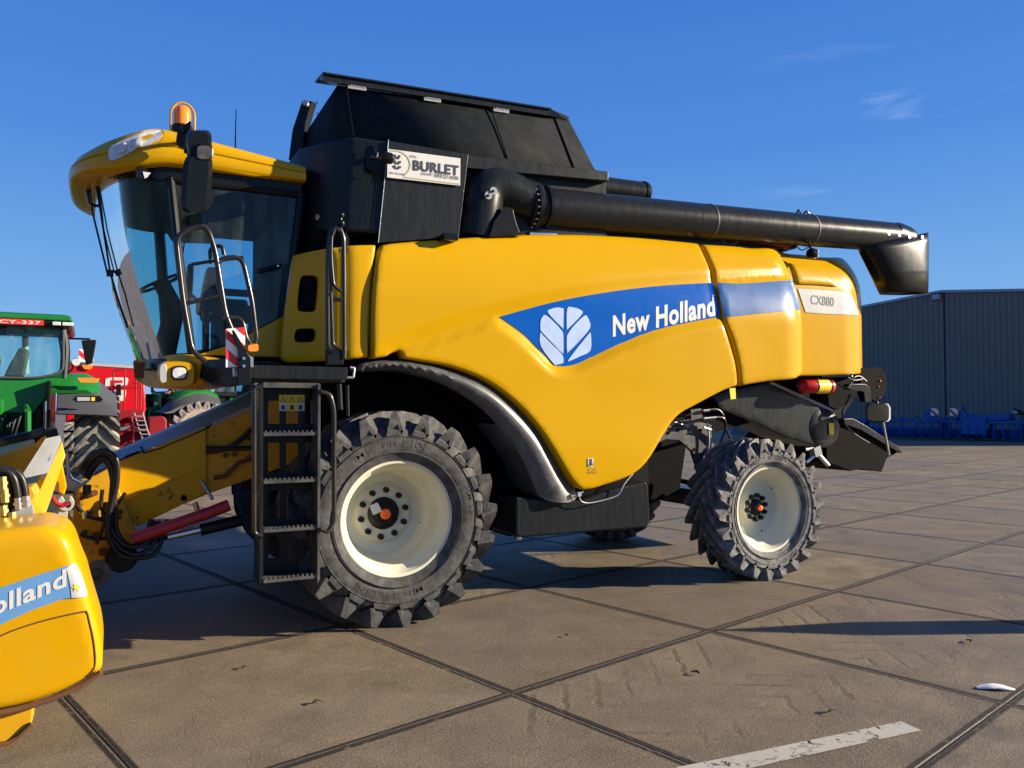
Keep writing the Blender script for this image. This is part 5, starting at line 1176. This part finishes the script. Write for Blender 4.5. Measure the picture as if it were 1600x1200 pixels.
bm = B(); tube(bm, [P(70,820,.4), P(125,890,.5)], .03, 8); tube(bm, [P(100,800,.4), P(128,880,.5)], .03, 8); obj('frame_stay', bm, YELD, HD)
# ================= BACKGROUND : helper for things in a local frame (x to the right, y away, z up)
def lrail(par, name, pts, r, m, seg=8, sm=0): 
    bm = B(); tube(bm, pts, r, seg, sm); return obj(name, bm, m, par)
def lbox(par, name, x0, x1, y0, y1, z0, z1, m, bev=.01, label=None):
    bm = B(); box(bm, x0, x1, y0, y1, z0, z1); return obj(name, bm, m, par, bev=bev, label=label)
def make_tractor(label):
    T = thing('tractor', label, 'tractor', (0,0,0), 'green tractors parked behind the harvester')
    for sx_ in (1, -1):
        wr = wheel('rear_wheel', 0, .97, .66, .55, .40, 22, T, tyre_m=TYREM, lug_m=TYRED, hubr=.12, rimm=WYEL, orange=False)
        wr.rotation_euler = (0,0,R(90)*sx_); wr.location = (1.72*sx_, 0, 0)
        wf = wheel('front_wheel', 0, .72, .52, .38, .30, 20, T, tyre_m=TYREM, lug_m=TYRED, hubr=.10, rimm=WYEL, orange=False)
        wf.rotation_euler = (0,0,R(90)*sx_); wf.location = (1.35*sx_, 2.85, 0)
        # mudguard : green crown, grey skirt
        ar = [(0,-1.12*math.cos(a), .98+1.28*math.sin(a)) for a in [R(d) for d in (50,58,66,75,85,100,120)]]
        x0, x1 = .62*sx_, 1.50*sx_
        bm = B(); loft(bm, [[Vector((x0, p[1], p[2])) for p in ar]+[Vector((x0, p[1]*.97, p[2]-.04)) for p in reversed(ar)], [Vector(((x0+.12*sx_), p[1]*1.01, p[2]+.05)) for p in ar]+[Vector(((x0+.12*sx_), p[1]*.97, p[2]-.02)) for p in reversed(ar)], [Vector((1.22*sx_, p[1]*1.01, p[2]+.05)) for p in ar]+[Vector((1.22*sx_, p[1]*.97, p[2]-.02)) for p in reversed(ar)], [Vector((1.42*sx_, p[1]*.97, p[2]-.07)) for p in ar]+[Vector((1.42*sx_, p[1]*.94, p[2]-.12)) for p in reversed(ar)]]); obj('mudguard_crown', bm, GRN, T, bev=.01)
        bm = B(); r1 = [(0,-1.10*math.cos(a), .97+1.22*math.sin(a)) for a in [R(d) for d in (36,50,65,85,100,120)]]
        loft(bm, [[Vector((.80*sx_, -1.10, 1.62))]+[Vector((.80*sx_, p[1]*1.01, p[2]+.0)) for p in r1]+[Vector((.80*sx_, p[1]*.95, p[2]-.05)) for p in reversed(r1)]+[Vector((.80*sx_, -1.05, 1.60))],
                  [Vector((1.35*sx_, -1.12, 1.60))]+[Vector((1.35*sx_, p[1]*1.03, p[2]+.03)) for p in r1]+[Vector((1.35*sx_, p[1]*.95, p[2]-.05)) for p in reversed(r1)]+[Vector((1.35*sx_, -1.05, 1.58))],
                  [Vector((1.70*sx_, -1.10, 1.58))]+[Vector((1.68*sx_, p[1]*.99, p[2]-.26*min(1,(p[2]-1.6)/.5))) for p in r1]+[Vector((1.68*sx_, p[1]*.92, p[2]-.06-.26*min(1,(p[2]-1.6)/.5))) for p in reversed(r1)]+[Vector((1.70*sx_, -1.04, 1.56))]])
        mg = obj('mudguard', bm, GFEN, T, bev=.02)
        x_a, x_b = sorted((1.08*sx_, 1.42*sx_))
        bm = B(); prism(bm, [(x_a-.05,-1.15,1.84),(x_a,-1.15,1.90),(x_b,-1.15,1.90),(x_b+.05,-1.15,1.84),(x_b,-1.15,1.80),(x_a,-1.15,1.80)], (0,.03,0)); rl = obj('reflector', bm, BLKP, mg)
        lbox(rl, 'white_reflector', x_a+.02, x_a+.20, -1.155,-1.13,1.82,1.88, SILV, 0); lbox(rl, 'amber_reflector', x_a+.22, x_a+.27, -1.155,-1.13,1.82,1.88, STKY, 0)
        bm = B(); xc = 1.25*sx_; prism(bm, [(xc-.17,-.86,2.20),(xc+.17,-.86,2.20),(xc+.12,-.88,2.12),(xc-.12,-.88,2.12)], (0,.05,0)); obj('rear_lamp', bm, AMB, T, bev=.01)
        lrail(T, 'mirror_arm', [(.9*sx_,.6,2.95),(1.25*sx_,.3,2.93),(1.3*sx_,.3,2.8)], .018, BLKP)
        bm = B(); prism(bm, [(1.12*sx_,.25,2.90),(1.36*sx_,.25,2.92),(1.30*sx_,.25,2.50),(1.20*sx_,.25,2.46)], (0,.10,0)); obj('mirror', bm, BLKP, T, bev=.02)
        lrail(T, 'step_rail', [(.93*sx_,-.2,2.30),(1.0*sx_,-.3,2.36),(1.05*sx_,-.3,2.55)], .018, BLKP)
        bm = B(); disc(bm, (1.06*sx_,-.32,2.48), (0,-1,0), .06, .05, 14); obj('side_lamp', bm, WHT, T)
        for k in range(3): lbox(T, 'step', min(.85*sx_,1.15*sx_), max(.85*sx_,1.15*sx_), .95,1.35,.5+.38*k,.54+.38*k, BLKP)
        lrail(T, 'ladder_rail', [(1.15*sx_,.95,.5),(1.15*sx_,.95,1.4),(1.02*sx_,.95,1.7)], .02, GRN); lrail(T, 'ladder_rail', [(1.15*sx_,1.35,.5),(1.15*sx_,1.35,1.4),(1.02*sx_,1.35,1.7)], .02, GRN)
    lbox(T, 'chassis', -.42,.42,-.5,3.0,.75,1.45, GRND, .04)
    bm = B(); loft(bm, [[Vector((x, 1.25, z)) for x, z in ((-.48,1.3),(.48,1.3),(.5,1.9),(.36,2.08),(-.36,2.08),(-.5,1.9))], [Vector((x, 3.6, z)) for x, z in ((-.42,1.2),(.42,1.2),(.42,1.72),(.28,1.85),(-.28,1.85),(-.42,1.72))]]); obj('bonnet', bm, GRN, T, bev=.04)
    lbox(T, 'grille', -.38,.38,3.6,3.68,1.0,1.7, BLKP, .02); lbox(T, 'front_weight', -.35,.35,3.5,4.1,.6,1.0, GRND, .04)
    bm = B(); prism(bm, [(-.95,-.62,2.2),(.92,-.62,2.2),(.80,-.62,2.1),(.48,-.66,1.62),(-.48,-.66,1.62),(-.6,-.64,1.75)], (0,.7,0)); obj('rear_body', bm, GRN, T, bev=.03)
    lbox(T, 'transmission', -.55,.6,-.55,.2,.6,1.9, BLKP, .03)
    for s_ in (-1, 1): lbox(T, 'inner_panel', *sorted((.66*s_,.72*s_)), -.85,1.0,.8,2.15, BLKP, .02)
    lbox(T, 'drawbar', -.1,.1,-1.2,-.4,.42,.52, BLKP, .02); lbox(T, 'hitch_frame', -.3,.3,-.7,-.5,.5,.9, GREYM, .02)
    lbox(T, 'cab_floor', -.85,.85,-.5,1.3,2.08,2.2, BLKP)
    for sx_ in (1, -1):
        for y_, x_ in ((-.6,.90),(1.3,.78),(.35,.90)): lrail(T, 'cab_pillar', [(x_*sx_, y_, 2.2),((x_+.02)*sx_, y_, 2.7),((x_-.03)*sx_, y_+.04, 3.05)], .034, GFEN if y_ < 0 else BLKP, 8, 3)
        bm = B(); face(bm, [(.89*sx_,-.55,2.22),(.80*sx_,1.28,2.22),(.78*sx_,1.28,3.02),(.87*sx_,-.55,3.02)]); obj('side_glass', bm, GLT, T)
    bm = B(); face(bm, [(-.86,-.60,2.30),(-.7,-.62,2.22),(.7,-.62,2.22),(.86,-.60,2.30),(.86,-.56,3.02),(-.86,-.56,3.02)]); obj('rear_window', bm, GLT, T)
    bm = B(); face(bm, [(-.76,1.3,2.1),(.76,1.3,2.1),(.74,1.28,3.02),(-.74,1.28,3.02)]); obj('front_window', bm, GLT, T)
    lrail(T, 'window_frame', bend([(-.87,-.61,3.0),(-.88,-.63,2.28),(-.5,-.64,2.19),(.5,-.64,2.19),(.88,-.63,2.28),(.87,-.61,3.0)], .15), .022, GFEN)
    bm = B(); loft(bm, [[Vector((x, y, z_)) for x, y in ((-1.0+i_,-.78+i_),(1.0-i_,-.78+i_),(1.0-i_,1.45-i_),(-1.0+i_,1.45-i_))] for z_, i_ in ((3.02,.06),(3.05,.0),(3.12,.0))]); rf = obj('roof_liner', bm, BLKP, T, bev=.02)
    bm = B(); loft(bm, [[Vector((x, y, z_)) for x, y in ((-1.01+i_,-.80+i_),(1.01-i_,-.80+i_),(1.01-i_,1.5-i_),(-1.01+i_,1.5-i_))] for z_, i_ in ((3.125,.0),(3.20,.02),(3.24,.12))]); obj('roof', bm, GRN, T, bev=.03)
    for x_ in (-.98,.72): 
        lbox(T, 'work_lamp', x_, x_+.12, -.83,-.78,3.045,3.105, LENS); lbox(T, 'work_lamp', x_+.14, x_+.30, -.83,-.78,3.045,3.105, LENS)
    pn = lbox(T, 'number_plate', -.26,.60,-.815,-.79,3.035,3.12, REFR, 0)
    text('plate_lettering', '1-LCY-337', lambda u, v: Vector((-.22+u*.78, -.818, 3.05+v*.075)), WHT, pn, off=.02)
    bm = B(); prism(bm, [(-.72,.15,2.25),(-.10,.15,2.25),(-.06,.15,2.5),(-.14,.15,2.86),(-.22,.15,2.9),(-.58,.15,2.9),(-.66,.15,2.86),(-.74,.15,2.5)], (0,.12,0)); box(bm, -.7,-.12,.15,.6,2.22,2.4); st_ = obj('seat', bm, GFEN, T, bev=.05)
    lbox(st_, 'seat_label', -.46,-.36,.13,.15,2.30,2.40, WHT, 0)
    bm = B(); sw = Vector((-.62,.95,2.68)); tube(bm, [sw+Vector((.2*math.cos(a), .08*math.sin(a), .18*math.sin(a))) for a in [2*math.pi*k/20 for k in range(21)]], .014, 6); tube(bm, [sw+Vector((-.2,0,0)), sw+Vector((.2,0,0))], .012, 6); tube(bm, [sw, sw+Vector((0,.1,-.5))], .04, 8); obj('steering_wheel', bm, BLKP, T)
    bm = B(); prism(bm, [(-.02,.2,2.24),(.26,.2,2.24),(.34,.2,2.7),(.2,.2,2.74),(.06,.2,2.45)], (0,.3,0)); obj('arm_console', bm, GFEN, T, bev=.03)
    lrail(T, 'air_duct', [(.28,.5,2.3),(.26,.5,2.95)], .05, SILV); lbox(T, 'roof_box', -.2,.06,-.4,-.2,2.9,3.02, GFEN)
    # three point hitch, hydraulics
    for sx_ in (1, -1):
        lrail(T, 'lift_arm', [(.35*sx_,-.6,1.75),(.42*sx_,-1.05,1.65)], .05, GRN); lrail(T, 'lift_rod', [(.42*sx_,-1.05,1.65),(.44*sx_,-1.1,.75)], .045, GRN); lrail(T, 'lower_link', [(.35*sx_,-.3,.6),(.46*sx_,-1.35,.62)], .045, BLKP)
    lrail(T, 'top_link', [(0,-.6,1.35),(.02,-.75,1.85)], .05, GRN)
    for k in range(9):
        x_ = -.28+.07*k; z_ = 1.42+.05*(k % 3); bm = B(); tube(bm, smooth([(x_,-.6,z_),(x_+.03,-.85,z_+.05),(x_-.05,-.9,z_-.35),(x_*.8+.1,-.75,z_-.6)], 4), .016, 6); obj('hydraulic_hose', bm, HOSE, T)
        bm = B(); disc(bm, (x_,-.70,z_), (0,-1,0), .025, .06, 8); obj('coupler', bm, CHR if k % 2 else GRN, T)
    for x_, z_ in ((-.32,1.1),(.3,1.05),(.1,.95),(-.12,.9)): lbox(T, 'valve_block', x_-.07, x_+.07, -.72,-.55, z_-.1, z_+.1, GRN if x_ > 0 else GREYM)
    lrail(T, 'exhaust_pipe', [(-.62,1.5,1.7),(-.62,1.5,3.0)], .07, BLKP)
    return T
def ground_at(px, D):
    p = PD(px, 640, D); return Vector((p.x, p.y, 0))
def place(t, px, D, rz):
    b = ground_at(px, D); t.location = b; t.rotation_euler = (0,0,rz)
T1 = make_tractor('green tractor seen from behind, cut off by the left edge of the picture')
T2 = copy_tree(T1); T2['label'] = 'dark green tractor with yellow wheel rims, partly hidden behind the red machine'
T3 = copy_tree(T1); T3['label'] = 'green tractor glimpsed under the harvester platform, just left of its ladder'
place(T1, 5, 13.3, R(1)); place(T2, 285, 24, R(-75)); place(T3, 392, 25.5, R(-60))
# ---- red machine
RM = thing('potato_harvester', 'bright red farm machine with a white panel logo, standing behind the green tractor', 'farm machine')
K = 1/65.8   # metres per pixel at its distance
def rl_(x, y, d=0): return Vector(((x-175)*K*.89, d, 1.68+(640-y)*K))
bm = B(); prism(bm, [rl_(104,568), rl_(212,573), rl_(226,598), rl_(229,640), rl_(222,664), rl_(150,668), rl_(120,700), rl_(104,700)], (0,2.2,0)); hop = obj('hopper', bm, REDP, RM, bev=.04)
bm = B(); prism(bm, [rl_(104,566,-.02), rl_(214,571,-.02), rl_(213,575,-.02), rl_(104,570.5,-.02)], (0,.1,0)); obj('hopper_rim', bm, SILV, hop)
bm = B()
for pts in ([(164,592),(172,589.5),(198,589.5),(200,592),(199,600),(197,602),(178,603),(163,604)],[(162,611),(196,609),(197,613),(195,625),(192,626.5),(164,627),(161,624)]):
    prism(bm, [rl_(x, y, -.012) for x, y in pts], (0,.01,0))
obj('white_panel', bm, WHT, hop, bev=.004)
bm = B()
face(bm, [rl_(172,594,-.016), rl_(191,594,-.016), rl_(191,598,-.016), rl_(179,598.5,-.016), rl_(179,603,-.016), rl_(172,603,-.016)]); obj('panel_mark', bm, REDP, hop)
for pts in ([(176,640),(176,580),(194,577),(194,640)],[(166,606),(216,606)],[(212,640),(212,590)],[(220,655),(220,600),(206,598)],[(150,612),(176,612)]):
    lrail(RM, 'guard_rail', bend([rl_(x, y, -.25) for x, y in pts], .05), .018, REDD)
bm = B(); prism(bm, [rl_(181,601,-.3), rl_(188,601,-.3), rl_(189,618,-.3), rl_(181,618,-.3)], (0,.15,0)); obj('control_box', bm, BLKP, RM)
bm = B(); prism(bm, [rl_(155,640,-.3), rl_(225,640,-.3), rl_(228,655,-.3), rl_(190,655,-.3), rl_(175,675,-.3), rl_(160,720,-.3), rl_(150,720,-.3)], (0,1.4,0)); obj('lower_frame', bm, REDD, RM, bev=.02)
bm = B(); prism(bm, [rl_(232,652,-.5), rl_(256,650,-.5), rl_(262,656,-.5), rl_(262,700,-.5), rl_(232,700,-.5)], (0,.8,0)); obj('side_tank', bm, REDD, RM, bev=.04)
lbox(RM, 'base_frame', -.9,1.3,0,1.8,.45,1.15, REDD, .03)
for pts in ([(168,690),(205,668),(230,668)],[(165,672),(210,660)],[(172,710),(200,690),(222,684)],[(185,650),(185,720)],[(205,650),(212,715)]): lrail(RM, 'frame_tube', [rl_(x, y, -.35) for x, y in pts], .03, REDD)
bm = B(); [tube(bm, [rl_(216,645,-.5)+Vector((d_,0,0)), rl_(224,672,-.5)+Vector((d_,0,0)), rl_(232,690,-.5)+Vector((d_,0,0))], .016, 8) for d_ in (-.09,.09)]; obj('access_ladder', bm, ALU, RM)
for k in range(6):
    bm = B(); c = rl_(217+2.4*k, 650+7*k, -.54); obox(bm, c, (.17,0,0), (0,.04,0), (0,0,.02)); obj('ladder_rung', bm, ALU, RM)
for x_ in (.3,):
    bm = B(); 
for wx in (-.7,.9):
    ww = wheel('wheel', 0, .62, .45, .30, .2, 20, RM, tyre_m=TYRE, lug_m=None, hubr=.08, rimm=REDD, orange=False); ww.rotation_euler = (0,0,R(90 if wx > 0 else -90)); ww.location = (wx+.2, 1.3, 0)
bm = B(); prism(bm, [rl_(127,571.5,-.06), rl_(142,572,-.06), rl_(145,574,-.06), rl_(140,578,-.06), rl_(131,577.5,-.06)], (0,.03,0)); obj('amber_marker', bm, AMB, RM)
# warning board of the red machine
bm = B(); box(bm, (122.5-175)*K*.89, (145-175)*K*.89, -.1,-.08, 1.68+(640-567)*K, 1.68+(640-547.5)*K); wb = obj('warning_board', bm, REFW, RM)
x0, x1, z0, z1 = (122.5-175)*K*.89, (145-175)*K*.89, 1.68+(640-567)*K, 1.68+(640-547.5)*K
bm = B(); wz, wx_ = z1-z0, x1-x0
for pg in ([(0,.98),(0,.55),(.62,0),(1,0),(1,.06)],[(.42,1),(.62,1),(1,.66),(1,.98)] if 0 else [(.62,1),(1,.68),(1,1)]): face(bm, [(x0+p*wx_, -.104, z0+q_*wz) for p, q_ in pg])
obj('red_stripe', bm, REFR, wb)
RM.location = ground_at(175, 19); RM.rotation_euler = (0,0,-YAW+math.atan(625/1250))
# ================= SHED
c0 = ground_at(1474, 49); wdir = Vector((RT.x*.657-FW.x/math.cos(PITCH)*.754, RT.y*.657-FW.y/math.cos(PITCH)*.754, 0)).normalized()
SH_ = thing('shed', 'large blue-grey corrugated shed with a low gable behind the harvester', 'shed', tuple(c0))
SH_.location = (0,0,0); LOCS[SH_.name] = (0,0,0)
nrm = Vector((-wdir.y, wdir.x, 0)); 
if nrm.dot(CAM-c0) > 0: nrm = -nrm
# local frame: x along the wall to the right, y away from the camera
HZ = 8.93; SLP = .095; W2 = 15.0
bm = B(); xs_ = []; x = -W2; prof = []
while x < W2:
    prof += [(x, 0.0), (x+.20, 0.0), (x+.225, .035), (x+.285, .035)]; x += .31
bmf = B()
for (xa, ya), (xb, yb2) in zip(prof, prof[1:]):
    face(bmf, [(xa, ya, .12), (xb, yb2, .12), (xb, yb2, HZ-.02-SLP*abs(xb)), (xa, ya, HZ-.02-SLP*abs(xa))])
bmesh.ops.remove_doubles(bmf, verts=bmf.verts, dist=.001)
wall = obj('gable_wall', bmf, CLAD, SH_, ang=15)
bm = B()
for s_ in (-1, 1): prism(bm, [(0,-.12,HZ+.10),(s_*(W2+.2),-.12,HZ+.10-SLP*(W2+.2)),(s_*(W2+.2),-.12,HZ-.06-SLP*(W2+.2)),(0,-.12,HZ-.06)], (0,.12,0))
obj('roof_trim', bm, TRIM, SH_)
bm = B()
for s_ in (-1, 1): prism(bm, [(0,.06,HZ+.04),(s_*W2,.06,HZ+.04-SLP*W2),(s_*W2,.06,HZ-.05-SLP*W2),(0,.06,HZ-.05)], (0,40,0))
obj('roof', bm, CLAD, SH_)
bm = B(); face(bm, [(-W2,.1,.0),(-W2,40,.0),(-W2,40,HZ-SLP*W2-.06),(-W2,.1,HZ-SLP*W2-.06)]); face(bm, [(W2,.1,.0),(W2,40,.0),(W2,40,HZ-SLP*W2-.06),(W2,.1,HZ-SLP*W2-.06)]); obj('side_wall', bm, CLAD, SH_)
lbox(SH_, 'plinth', -W2, W2, -.02,.10,0,.30, mat('concrete_plinth', (.16,.16,.15), .8, var=.2), .01)
lbox(SH_, 'corner_joint', .12,.20,-.015,.04,.3,HZ-.1, BLKP, 0)
lbox(SH_, 'flood_light', -.45,.0,-.35,-.05,HZ-.50,HZ-.15, SILV, .06); lbox(SH_, 'lamp_bracket', -.5,.1,-.25,-.02,HZ-.12,HZ-.07, GREYM, .01)
SH_.location = c0; SH_.rotation_euler = (0,0,math.atan2(wdir.y, wdir.x))
# ================= BLUE IMPLEMENTS
def impl_root(name, label, px, D):
    t = thing(name, label, 'implement', (0,0,0), 'blue implements in front of the shed'); t['_p'] = 0; del t['_p']
    b = ground_at(px, D); return t, b
def tine(T, x, y, z0, curl=.25):
    bm = B(); pts = smooth([(x, y, z0), (x+.02, y-.15, z0-.15), (x+.05, y-.22, z0*.55), (x-.02, y-.05, .18), (x-.10, y+.05, .05)], 4); tube(bm, pts, .032, 6); obj('tine', bm, IMPB, T)
def build_impl(name, label, px, D, W_, tall, kind):
    T, b = impl_root(name, label, px, D)
    for y_ in (0,.7,1.4): lbox(T, 'beam', -W_/2, W_/2, y_, y_+.12, .95,1.07, IMPB)
    for x_ in (-W_/2+.3, 0, W_/2-.3): lbox(T, 'cross_beam', x_-.05, x_+.05, -.1,1.6,.93,1.1, IMPB)
    n = int(W_/.42)
    for k in range(n):
        tine(T, -W_/2+.2+k*.42, -.05, .98)
        if k % 2: tine(T, -W_/2+.4+k*.42, .75, .98)
    if kind == 0:
        bm = B(); prism(bm, [(W_*.36,.2,1.05),(W_*.36,.2,1.55),(W_*.40,.2,1.72),(W_*.46,.2,1.72),(W_*.50,.2,1.55),(W_*.50,.2,1.05)], (0,.2,0)); obj('hitch_tower', bm, IMPB, T, bev=.05)
    if kind == 1:
        lrail(T, 'headstock', [(-.1,.3,1.0),(.35,.3,1.85),(.7,.3,1.0)], .06, IMPB); lrail(T, 'headstock', [(.35,.3,1.85),(.3,1.2,1.0)], .05, IMPB)
        for x_ in (-1.0,.0):
            s_ = bpy.data.meshes.new('x'); bm = B(); box(bm, x_-.25, x_+.15, -.05,-.02,1.35,1.75); wb_ = obj('warning_board', bm, REFW, T)
            bm = B(); face(bm, [(x_-.25,-.056,1.75),(x_-.25,-.056,1.58),(x_-.02,-.056,1.35),(x_+.15,-.056,1.35),(x_+.15,-.056,1.37)]); face(bm, [(x_+.03,-.056,1.75),(x_+.15,-.056,1.63),(x_+.15,-.056,1.75)]); obj('red_stripe', bm, REFR, wb_)
    if kind == 2:
        lbox(T, 'seed_hopper', -W_/2+.1, W_/2-.9, .2,1.0,1.1,1.42, IMPB, .04); lbox(T, 'front_board', -W_/2+.3, -W_/2+1.5, -.2,-.1,.35,1.25, IMPB, .02)
        bm = B(); prism(bm, [(W_/2-.8,.1,1.45),(W_/2-.2,.1,1.35),(W_/2-.1,.1,1.5),(W_/2-.7,.1,1.75)], (0,.4,0)); obj('lamp_board', bm, BLKP, T, bev=.02)
        bm = B(); prism(bm, [(W_/2-.75,.05,1.5),(W_/2-.5,.05,1.46),(W_/2-.45,.05,1.56),(W_/2-.68,.05,1.66)], (0,.05,0)); obj('white_reflector', bm, SILV, T)
    bm = B(); tube(bm, [(-W_/2,1.8,.35),(W_/2,1.8,.35)], .28, 14); obj('packer_roller', bm, IMPB, T)
    for s_ in (-1, 1): lbox(T, 'roller_arm', s_*W_/2-.04, s_*W_/2+.04, 1.3,1.9,.3,1.05, IMPB)
    for k in range(6):
        x_ = -W_/2+.5+k*(W_-1)/5; lrail(T, 'spring_link', [(x_,.1,1.05),(x_+.12,.45,1.3),(x_+.2,.8,1.06)], .03, IMPB)
    rnd = random.Random(px)
    for k in range(16):
        x_ = -W_/2+.2+rnd.random()*(W_-.4); y_ = rnd.choice((-.05,.3,.72,1.2)); z0_ = rnd.choice((.5,.9,1.05)); lrail(T, 'strut', [(x_, y_, z0_), (x_+rnd.uniform(-.35,.35), y_+rnd.uniform(-.1,.3), z0_+rnd.uniform(.18,.5))], rnd.uniform(.02,.04), IMPB)
    for k in range(int(W_/.5)):
        bm = B(); c_ = Vector((-W_/2+.25+k*.5, .45, .34)); disc(bm, c_, (.9,-.4,.1), .27, .015, 18); obj('disc_blade', bm, IMPB, T)
    T.location = b; T.rotation_euler = (0,0,math.atan2(wdir.y, wdir.x))
build_impl('cultivator', 'blue tined cultivator by the shed, just right of the harvester tail lamp', 1395, 46.5, 4.6, 1.6, 0)
build_impl('cultivator', 'blue cultivator with two striped warning boards, in the middle of the row by the shed', 1492, 44, 2.6, 1.6, 1)
build_impl('seed_drill', 'blue seed drill with a black lamp board, right of the striped boards by the shed', 1548, 42.5, 3.4, 1.6, 2)
build_impl('harrow', 'blue harrow at the right edge of the picture, last in the row by the shed', 1625, 41, 2.6, 1.6, 0)
# unseen pointed post added right of frame, shaped so its shadow crosses the slabs
tip = PZ(1108, 985, 0); L_ = 5.4; az_ = Vector((sdir.x, sdir.y, 0)).normalized(); base = tip+az_*L_; hgt = L_*math.tan(SUN_EL)
bm = B(); lathe(bm, [(.17,0),(.19,.02),(.19,hgt-.42),(.17,hgt-.36),(.001,hgt)], base, 'z', 28); o = obj('shadow_post', bm, GREYM); tag(o, 'unseen grey post with a pointed top, added outside the right edge to cast a shadow', 'shadow_post')

# every loose rivet, bolt and seam becomes a part of its own
def islands(o):
    bm = bmesh.new(); bm.from_mesh(o.data); seen = set(); out = []
    for v in bm.verts:
        if v.index in seen: continue
        st, isl = [v], []; seen.add(v.index)
        while st:
            a = st.pop(); isl.append(a.index)
            for e in a.link_edges:
                b = e.other_vert(a)
                if b.index not in seen: seen.add(b.index); st.append(b)
        out.append(set(isl))
    bm.free(); return out
SPLIT = ('sheet_joint','rivet','bolt_head','flange_bolts','tube_seam','housing_bolts','punched_holes','sticker_face','elbow_plug','plug_hole','flange','bracket_bolt','warning_mark','leaf_emblem','quick_coupler','cable_clip','lift_cylinder','feeder_cable','deck_fittings','pipe','reflector','red_stripe','wing_nut')
REN = {'flange_bolts': 'bolt_head', 'housing_bolts': 'bolt_head', 'punched_holes': 'punched_hole', 'deck_fittings': 'deck_fitting', 'lift_cylinder': 'lift_cylinder', 'leaf_emblem': 'emblem_petal'}
for o in [x for x in sc.objects if x.type == 'MESH' and x.parent and not x.children and x.data.users == 1 and x.name.split('.')[0] in SPLIT]:
    isl = islands(o)
    if len(isl) < 2 or len(isl) > 40: continue
    nm = REN.get(o.name.split('.')[0], o.name.split('.')[0]); src = o.data
    for k, keep in enumerate(isl):
        bm = bmesh.new(); bm.from_mesh(src); bm.verts.ensure_lookup_table()
        bmesh.ops.delete(bm, geom=[v for v in bm.verts if v.index not in keep], context='VERTS')
        me = bpy.data.meshes.new(nm); bm.to_mesh(me); bm.free()
        for m_ in src.materials: me.materials.append(m_)
        c = o.copy(); c.data = me; c.name = nm; COL.objects.link(c)
    bpy.data.objects.remove(o)
